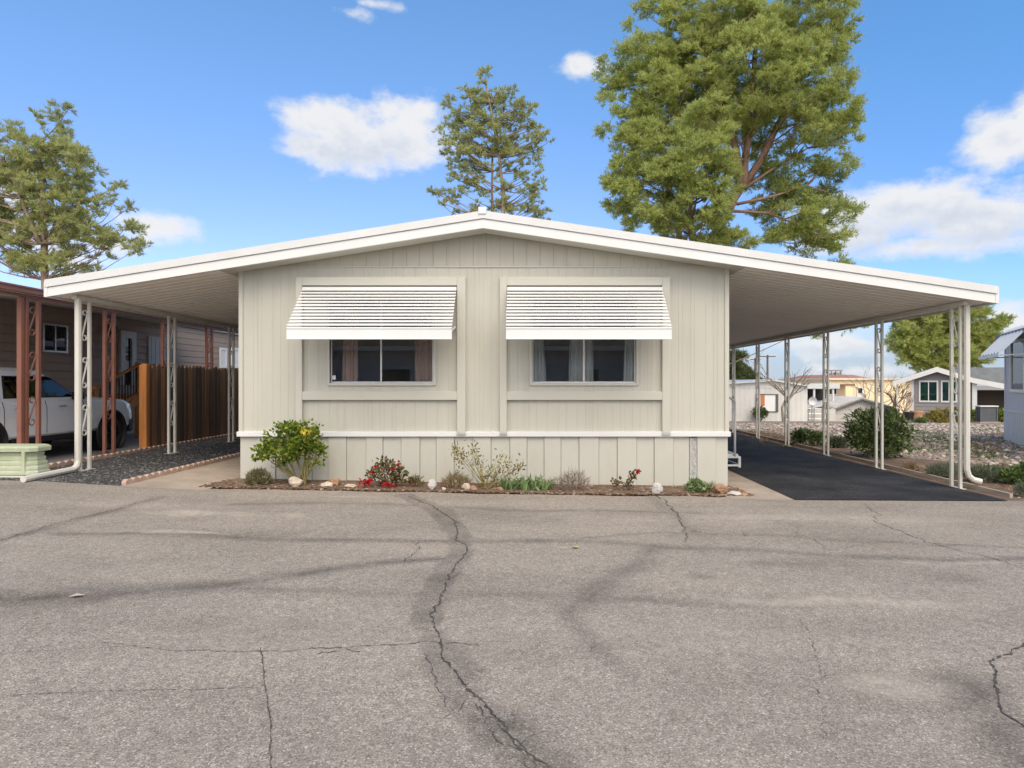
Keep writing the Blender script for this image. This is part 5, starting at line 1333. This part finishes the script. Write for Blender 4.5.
mound('wispy faded weeds left of the grey brown dried shrub', 556, 489, 9, 9, M['dusty'], 80, 160, ll=.1, lw=.007, up=.9, name='dried_shrub')
b0 = (bx_(633), 9.12, gb(bx_(633)))
E = lambda a: [e_px(px, py, rx, ry, 633, 489, 9.12, 0, .9) for (px,py,rx,ry) in a]
shrub('rose_bush', 'spindly rose with a single dark red bloom below the right window', b0, E([(630,478,4,8),(633,474,3,5),(617,482,5,5),(614,480,3,3),(627,484,4,3)]), 120, .05, .034, M['rose_leaf'], 9, 81,
      simple('rose_stem_b', (.17,.10,.06), .8, .2), .005, .6, .4, 'plants in the front bed', 'rose bush', ('bloom', M['rose_red'], E([(637,470,2.2,1.6)]), 40, .035, .03))
b0 = (bx_(693), 9.05, gb(bx_(693)))
shrub('leafy_weed', 'small bright green weed in front of the skirt vent', b0, [(0,0,.08,.13,.12,.09),(.1,0,.05,.12,.1,.05)], 170, .075, .045, M['iris'], 5, 82, M['twig'], .004, .6, .4, 'plants in the front bed', 'plant')
mound('straw coloured low tuft beside the brown rock at the right end of the bed', 711, 492, 9, 6, M['dry'], 83, 300, ll=.07, lw=.01, up=.6)
mound('sparse low dry weeds between the iris and the dried shrub', 545, 490, 9, 6, M['grass_green'], 84, 140, ll=.09, lw=.012, up=.8)

# rocks
def rock(px, py, rx, ry, mat, seed, label, Yd=9.0, grp='rocks in the front bed'):
    r = np.random.default_rng(seed); bm = bmesh.new(); bmesh.ops.create_icosphere(bm, subdivisions=3, radius=1); k = Yd/F
    off = [unit(1, r)[0] for _ in range(9)]; amp = r.uniform(.72,.98,9)
    for v in bm.verts:
        n_ = np.array(v.co); s = 1.0
        for o_, a in zip(off, amp):
            d = float(n_@o_)
            if d > a*.85: s = min(s, a*.85/d)
        s *= 1+.05*math.sin(n_[0]*7+seed)+.04*math.sin(n_[2]*9+n_[1]*5)+.015*r.normal(); v.co = Vector(tuple(n_*s))
    x = PX(px, Yd); z = float(g(x, Yd))
    for v in bm.verts: v.co = Vector((v.co.x*rx*k, v.co.y*rx*k*.8, v.co.z*ry*k+ry*k*.7))
    me = bpy.data.meshes.new('rock'); bm.to_mesh(me); bm.free(); me.materials.append(mat)
    o = bpy.data.objects.new('rock', me); COL.objects.link(o); o.location = (x, Yd, z); props(o, label, 'rock', grp); return o
rock(295.5, 486, 8, 6.5, M['rock_tan'], 1, 'pale tan rock at the foot of the big green shrub', 8.98)
rock(327, 487, 6, 4, M['rock_tan'], 2, 'flat cream rock right of the big green shrub, in front of a brown one', 8.95)
rock(334, 483, 7, 5, M['rock_brown'], 3, 'brown rock behind the flat cream rock', 9.12)
rock(350, 487, 6, 2.5, M['rock_tan'], 4, 'thin flat tan stone left of the red rose bush', 9.0)
rock(432, 488, 5, 6.5, M['rock_white'], 5, 'angular white rock left of the dry golden tuft', 8.92)
rock(657, 491, 6, 6.5, M['rock_white'], 6, 'angular white rock under the right window, beside the skirt vent weed', 8.92)
rock(721, 490, 7, 6, M['rock_brown'], 7, 'rounded brown rock at the right corner of the home', 8.95)
rock(734, 493, 7, 3, M['rock_white'], 8, 'low pinkish white rock at the right tip of the bed', 8.86)
rock(744, 495, 4, 2, M['rock_brown'], 9, 'small brown stone beyond the pinkish white rock', 8.84)
rock(466, 487, 5, 4, M['rock_tan'], 10, 'tan rock at the foot of the dry golden tuft', 9.0)
rock(444, 489, 3, 2, M['rock_tan'], 11, 'little tan stone right of the left angular white rock', 8.92)
rock(500, 489, 4, 2.5, M['rock_brown'], 12, 'small brown rock at the base of the tall sparse shrub', 8.95)
rock(474, 488, 4, 3, M['rock_brown'], 13, 'small dark brown rock left of the tall sparse shrub', 8.96)

# right-hand shrubs
def plant_at(px, py, label, ells_px, n, ll, lw, mat, stems, seed, Yd=None, name='shrub', **kw):
    x = px
    h = CZ
    Yd = Yd or None
    xx = 0
    for _ in range(8):
        Y_ = Yd or 12
        if Yd is None:
            Y_ = (CZ-float(g(xx, 12)))*F/(py-CY)
        xx = PX(px, Y_)
    base = (xx, Y_, float(g(xx, Y_))+.01)
    return shrub(name, label, base, [e_px(a, b2, rx, ry, px, py, Y_, 0, .95) for (a,b2,rx,ry) in ells_px], n, ll, lw, mat, stems, seed, M['twig'], **kw)
plant_at(877, 458, 'large rounded dark green oleander beside the driveway posts', [(872,428,24,18),(890,430,20,18),(878,442,27,14),(860,436,14,13),(896,438,12,14),(876,418,14,9),(890,420,11,9),(884,450,18,7)], 5200, .105, .036, M['bush_dark'], 26, 91, stem_r=.014, shell=.35, up=.55, clump=10)
plant_at(809, 446, 'low dark green shrub left of the large oleander', [(806,438,13,7),(798,437,6,6),(816,438,7,7)], 1100, .10, .045, M['bush_dark'], 10, 92, shell=.4, up=.5, clump=9)
plant_at(841, 448, 'low light green shrub in the dirt between the driveway posts', [(840,443,10,5),(834,443,6,5)], 700, .10, .035, M['sage'], 6, 93, shell=.4, up=.6)
plant_at(938, 478, 'grey green feathery shrub behind the front right carport post', [(945,472,14,7),(932,473,6,6)], 1200, .085, .012, M['sage'], 8, 94, shell=.4, up=.6, tri=True)
plant_at(985, 482, 'grey green feathery shrub right of the downspout', [(985,474,22,7),(975,476,10,6),(1000,476,10,6)], 2600, .085, .012, M['sage'], 10, 95, shell=.4, up=.6, tri=True)
plant_at(1018, 485, 'leafy green plant at the right edge of the dirt strip', [(1015,476,14,7),(1030,474,14,10)], 1500, .07, .03, M['grass_green'], 6, 96, shell=.45, up=.5)
plant_at(1024, 497, 'small grey green plant at the right edge, nearest the road', [(1024,491,8,6)], 500, .07, .012, M['sage'], 3, 97, shell=.4, up=.6, tri=True)
plant_at(912, 472, 'dry brown weed beside the edging board', [(910,468,9,4)], 260, .08, .012, M['dry'], 3, 98, shell=.5, up=.7, tri=True)
# shrubs before the gabled home (depth 37-38)
plant_at(945, 418, 'wide golden green hedge shrub below the windows of the gabled home', [(948,412,17,7),(935,414,10,5),(958,411,8,7)], 2200, .17, .06, M['olive'], 4, 99, Yd=36.9, shell=.4, clump=12)
plant_at(974, 419, 'rounded green shrub left of the air conditioner', [(974,413,10,6)], 900, .17, .06, M['bush_bright'], 3, 100, Yd=36.9, shell=.4, clump=12)
plant_at(1003, 419, 'green shrub right of the air conditioner', [(1005,412,8,7)], 600, .17, .06, M['bush_bright'], 3, 101, Yd=36.9, shell=.4)
plant_at(922, 424, 'low pale green cushion plant in the gravel before the gabled home', [(921,422,6,3)], 400, .14, .05, M['grass_green'], 0, 102, Yd=35.0, shell=.4)
plant_at(944, 424, 'low yellow green cushion plant in the gravel, right of the paler one', [(945,422,7,3)], 400, .14, .05, M['olive'], 0, 103, Yd=35.0, shell=.4)
plant_at(917, 412, 'dry stalks standing in the terracotta pot', [(917,407,4,5)], 90, .3, .05, M['dry'], 5, 104, Yd=36.9, shell=.5, name='potted_plant')
plant_at(760, 421, 'dark bushy plant below the orange curtain of the white home', [(760,413,6,6),(757,411,4,4),(763,412,4,4)], 500, .2, .09, M['bush_dark'], 4, 105, Yd=41.0, shell=.45)
# sparse ground cover in the lot
def tufts(name, spots, mat, label, seed):
    r = np.random.default_rng(seed); V = []
    for (px, py, rx, ry, n) in spots:
        k = 0
        for _ in range(n):
            a = px+r.normal()*rx; b2 = max(CY+20, py+r.normal()*ry)
            xx, yy = PX(a, 20), 20
            for _ in range(5):
                yy = (CZ-float(g(xx, yy)))*F/(b2-CY); yy = min(yy, 44); xx = PX(a, yy)
            z = float(g(xx, yy)); m_ = 5
            p = np.array([xx, yy, z])+r.normal(0,.05,(m_,3))*np.array([1,1,0]); d = unit(m_, r)+np.array([0,0,.7]); d /= np.linalg.norm(d,axis=1,keepdims=True)
            V.append(blades(p, d, .10, .022, r))
    o = np_mesh(name, np.concatenate(V), 3, mat); props(o, label, 'ground cover', kind='stuff'); return o
tufts('ground_cover', [(930,440,22,2.2,260),(960,448,14,2,120),(905,450,16,2,120),(915,433,14,1,100),(985,456,10,1.5,70),(1000,430,14,1.5,60)], M['grass_green'], 'thin green ground cover creeping over the pale gravel lot', 111)
tufts('dry_weeds', [(970,444,20,2,90),(985,450,22,3,120),(1000,436,14,2,60),(830,440,25,3,120),(780,440,16,4,120),(760,436,10,3,90)], M['dry'], 'dry brown weeds scattered through the gravel lot', 112)

# fallen leaves on the road
def leaf(px, py, s, mat, label):
    x, y = road_pt(px, py); z = float(g(x, y))+.012; mb = MB()
    a = random.uniform(0, 6); c, n_ = math.cos(a)*s, math.sin(a)*s
    mb.add([(x-c,y-n_,z),(x-n_*.5,y+c*.5,z+.012),(x+c,y+n_,z+.006),(x+n_*.5,y-c*.5,z+.014)], [(0,1,2),(0,2,3)])
    o = mb.build('fallen_leaf', mat); props(o, label, 'leaf'); return o
leaf(77, 598, .05, M['rock_tan'], 'tan fallen leaf on the dark streak at the left of the road')
leaf(576, 549, .05, simple('yellow_leaf', (.55,.42,.15), .8), 'yellow fallen leaf on the road right of the main crack')
# ================================================================== SKY, SUN, CAMERA
SUN_EL, SUN_AZ = R(54), R(165)       # azimuth clockwise from +Y: behind the camera, to the left
W = bpy.data.worlds.new('World'); scene.world = W; W.use_nodes = True
nt = W.node_tree; bg = nt.nodes['Background']
sky = N(nt, 'ShaderNodeTexSky', sky_type='NISHITA'); sky.sun_disc = False
sky.sun_elevation = SUN_EL; sky.sun_rotation = SUN_AZ; sky.altitude = 900; sky.air_density = 1.0; sky.dust_density = 0.3; sky.ozone_density = 1.6
tc = N(nt, 'ShaderNodeTexCoord'); vec = tc.outputs['Generated']
nv = N(nt, 'ShaderNodeVectorMath', operation='NORMALIZE'); nt.links.new(vec, nv.inputs[0]); vec = nv.outputs[0]
sp = N(nt, 'ShaderNodeSeparateXYZ'); nt.links.new(vec, sp.inputs[0])
def mth(op, a, b2=None, clamp=False):
    n = N(nt, 'ShaderNodeMath', operation=op); n.use_clamp = clamp
    for i, v_ in enumerate((a, b2)):
        if v_ is None: continue
        if isinstance(v_, (int, float)): n.inputs[i].default_value = v_
        else: nt.links.new(v_, n.inputs[i])
    return n.outputs[0]
az = mth('ARCTAN2', sp.outputs['X'], sp.outputs['Y']); el = mth('ARCSINE', sp.outputs['Z'])
def wnoise(scale, detail, rough=.6, off=0, stretch=1.0):
    mp = N(nt, 'ShaderNodeMapping'); mp.inputs['Location'].default_value = (off, off*.7, 0); mp.inputs['Scale'].default_value = (1,1,stretch)
    nt.links.new(vec, mp.inputs['Vector']); return noise(nt, mp.outputs[0], scale, detail, rough)
nA = wnoise(9, 9, .62, 3.1, 1.6); nB = wnoise(26, 8, .6, 7.7, 1.4); nC = wnoise(5, 6, .55, 1.3, 1.8)
def dirpx(px, py):
    v = Vector(((px-CX)/F, 1, -(py-CY)/F)).normalized(); return math.atan2(v.x, v.y), math.asin(v.z)
clouds = [(352,134,62,26,1),(408,128,46,30,1),(318,146,42,15,1),(425,112,24,14,.9),(579,67,24,11,.95),(1002,138,42,30,1.1),(1030,120,30,28,1),
          (905,208,85,26,1.15),(975,215,80,28,1.15),(850,225,60,32,1.0),(930,246,100,14,.8),(158,228,40,16,.95),(110,240,40,16,.6),(352,14,20,7,.62),(375,4,22,4,.45),(18,195,30,40,.75),(60,250,50,25,.6),
          (1010,320,34,16,1.0),(840,345,60,12,.7),(770,335,40,14,.65),(870,372,60,9,.7)]
dens = None; shd = None
for (px, py, rx, ry, s) in clouds:
    a0, e0 = dirpx(px, py); ra = rx/F*math.cos(a0)**2*1.12; re = ry/F*math.cos(a0)*1.1
    dx = mth('DIVIDE', mth('SUBTRACT', az, a0), ra); dy = mth('DIVIDE', mth('SUBTRACT', el, e0), re)
    d2 = mth('SQRT', mth('ADD', mth('MULTIPLY', dx, dx), mth('MULTIPLY', dy, dy)))
    f = mth('MULTIPLY', mth('SUBTRACT', 1.35, d2), s)
    dens = f if dens is None else mth('MAXIMUM', dens, f)
    if rx >= 60:
        sh = mth('MULTIPLY', mth('SUBTRACT', .42, mth('MULTIPLY', dy, .75), True), mth('MULTIPLY', f, 1.6, True)); shd = sh if shd is None else mth('MAXIMUM', shd, sh)
dens = mth('MAXIMUM', dens, -.6)
# unseen bright cloud deck added behind the camera to fill the carport shade
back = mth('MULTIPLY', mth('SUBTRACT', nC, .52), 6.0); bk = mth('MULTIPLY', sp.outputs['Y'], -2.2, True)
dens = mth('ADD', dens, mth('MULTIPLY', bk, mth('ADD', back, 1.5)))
edge = mth('ADD', mth('ADD', dens, mth('MULTIPLY', mth('SUBTRACT', nA, .5), 2.3)), mth('MULTIPLY', mth('SUBTRACT', nB, .5), 1.1))
mr = N(nt, 'ShaderNodeMapRange', interpolation_type='SMOOTHSTEP'); mr.inputs['From Min'].default_value = .12; mr.inputs['From Max'].default_value = .95
nt.links.new(edge, mr.inputs['Value']); mask = mr.outputs[0]
thick = mth('ADD', mth('ADD', mth('MULTIPLY', edge, .30), mth('MULTIPLY', shd, .55)), mth('MULTIPLY', mth('SUBTRACT', nB, .5), .9), False)
CLOUD_HI, CLOUD_LO = 3.0, 2.0
cc = ramp(nt, thick, [(.15,(1,1,1)),(.45,(.96,.97,1.0)),(.95,(.70,.77,.88))])
cm = mixc(nt, 1.0, cc, (1,1,1), 'MULTIPLY')
cs = N(nt, 'ShaderNodeVectorMath', operation='SCALE'); nt.links.new(mth('MULTIPLY', mth('ADD', mth('MULTIPLY', bk, 1.9), 1.0), CLOUD_HI), cs.inputs['Scale']); nt.links.new(mixc(nt, bk, cm, (1,.94,.85)), cs.inputs[0])  # added back deck made brighter and warmer as fill light
skc = N(nt, 'ShaderNodeHueSaturation'); skc.inputs['Saturation'].default_value = 1.0; skc.inputs['Value'].default_value = 1.0; nt.links.new(sky.outputs[0], skc.inputs['Color'])
lowm = N(nt, 'ShaderNodeMapRange', interpolation_type='SMOOTHSTEP'); lowm.inputs['From Min'].default_value = R(30); lowm.inputs['From Max'].default_value = R(8); nt.links.new(el, lowm.inputs['Value'])
rgtm = N(nt, 'ShaderNodeMapRange', interpolation_type='SMOOTHSTEP'); rgtm.inputs['From Min'].default_value = R(-10); rgtm.inputs['From Max'].default_value = R(48); nt.links.new(az, rgtm.inputs['Value'])
tcol = mixc(nt, mixc(nt, lowm.outputs[0], (0,0,0), (1,1,1)), (.58,.77,.88), (.60,.61,.77))
tcol = mixc(nt, 1.0, tcol, mixc(nt, rgtm.outputs[0], (1,1,1), (.68,.88,.93)), 'MULTIPLY')
tint = mixc(nt, 1.0, skc.outputs[0], tcol, 'MULTIPLY')
hz = N(nt, 'ShaderNodeMapRange', interpolation_type='SMOOTHSTEP'); hz.inputs['From Min'].default_value = R(9); hz.inputs['From Max'].default_value = R(1); nt.links.new(el, hz.inputs['Value'])
tint = mixc(nt, mth('MULTIPLY', hz.outputs[0], .9), tint, (1.6,1.9,2.3))
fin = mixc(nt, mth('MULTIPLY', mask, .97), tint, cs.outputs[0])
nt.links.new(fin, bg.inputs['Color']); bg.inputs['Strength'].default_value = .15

sl = bpy.data.lights.new('sun', 'SUN'); sl.energy = 1.5; sl.angle = R(48); sl.color = (1,.865,.69)
so = bpy.data.objects.new('sun', sl); COL.objects.link(so)
sd_ = Vector((math.sin(SUN_AZ)*math.cos(SUN_EL), math.cos(SUN_AZ)*math.cos(SUN_EL), math.sin(SUN_EL)))
so.rotation_euler = sd_.to_track_quat('Z', 'Y').to_euler(); so.location = sd_*50

cam = bpy.data.cameras.new('camera'); co = bpy.data.objects.new('camera', cam); COL.objects.link(co)
co.location = (0,0,CZ); co.rotation_euler = (R(90),0,0)
cam.sensor_fit = 'HORIZONTAL'; cam.sensor_width = 36; cam.lens = 36*F/1024
cam.shift_x = -(CX-512)/1024; cam.shift_y = (CY-384)/1024
cam.clip_start = .05; cam.clip_end = 5000
scene.camera = co
vs_ = scene.view_settings; vs_.view_transform = 'Standard'; vs_.look = 'None'; vs_.exposure = 1.0; vs_.gamma = 1; vs_.use_curve_mapping = False
scene.render.engine = 'CYCLES'
scene.cycles.max_bounces = 6; scene.cycles.transparent_max_bounces = 12
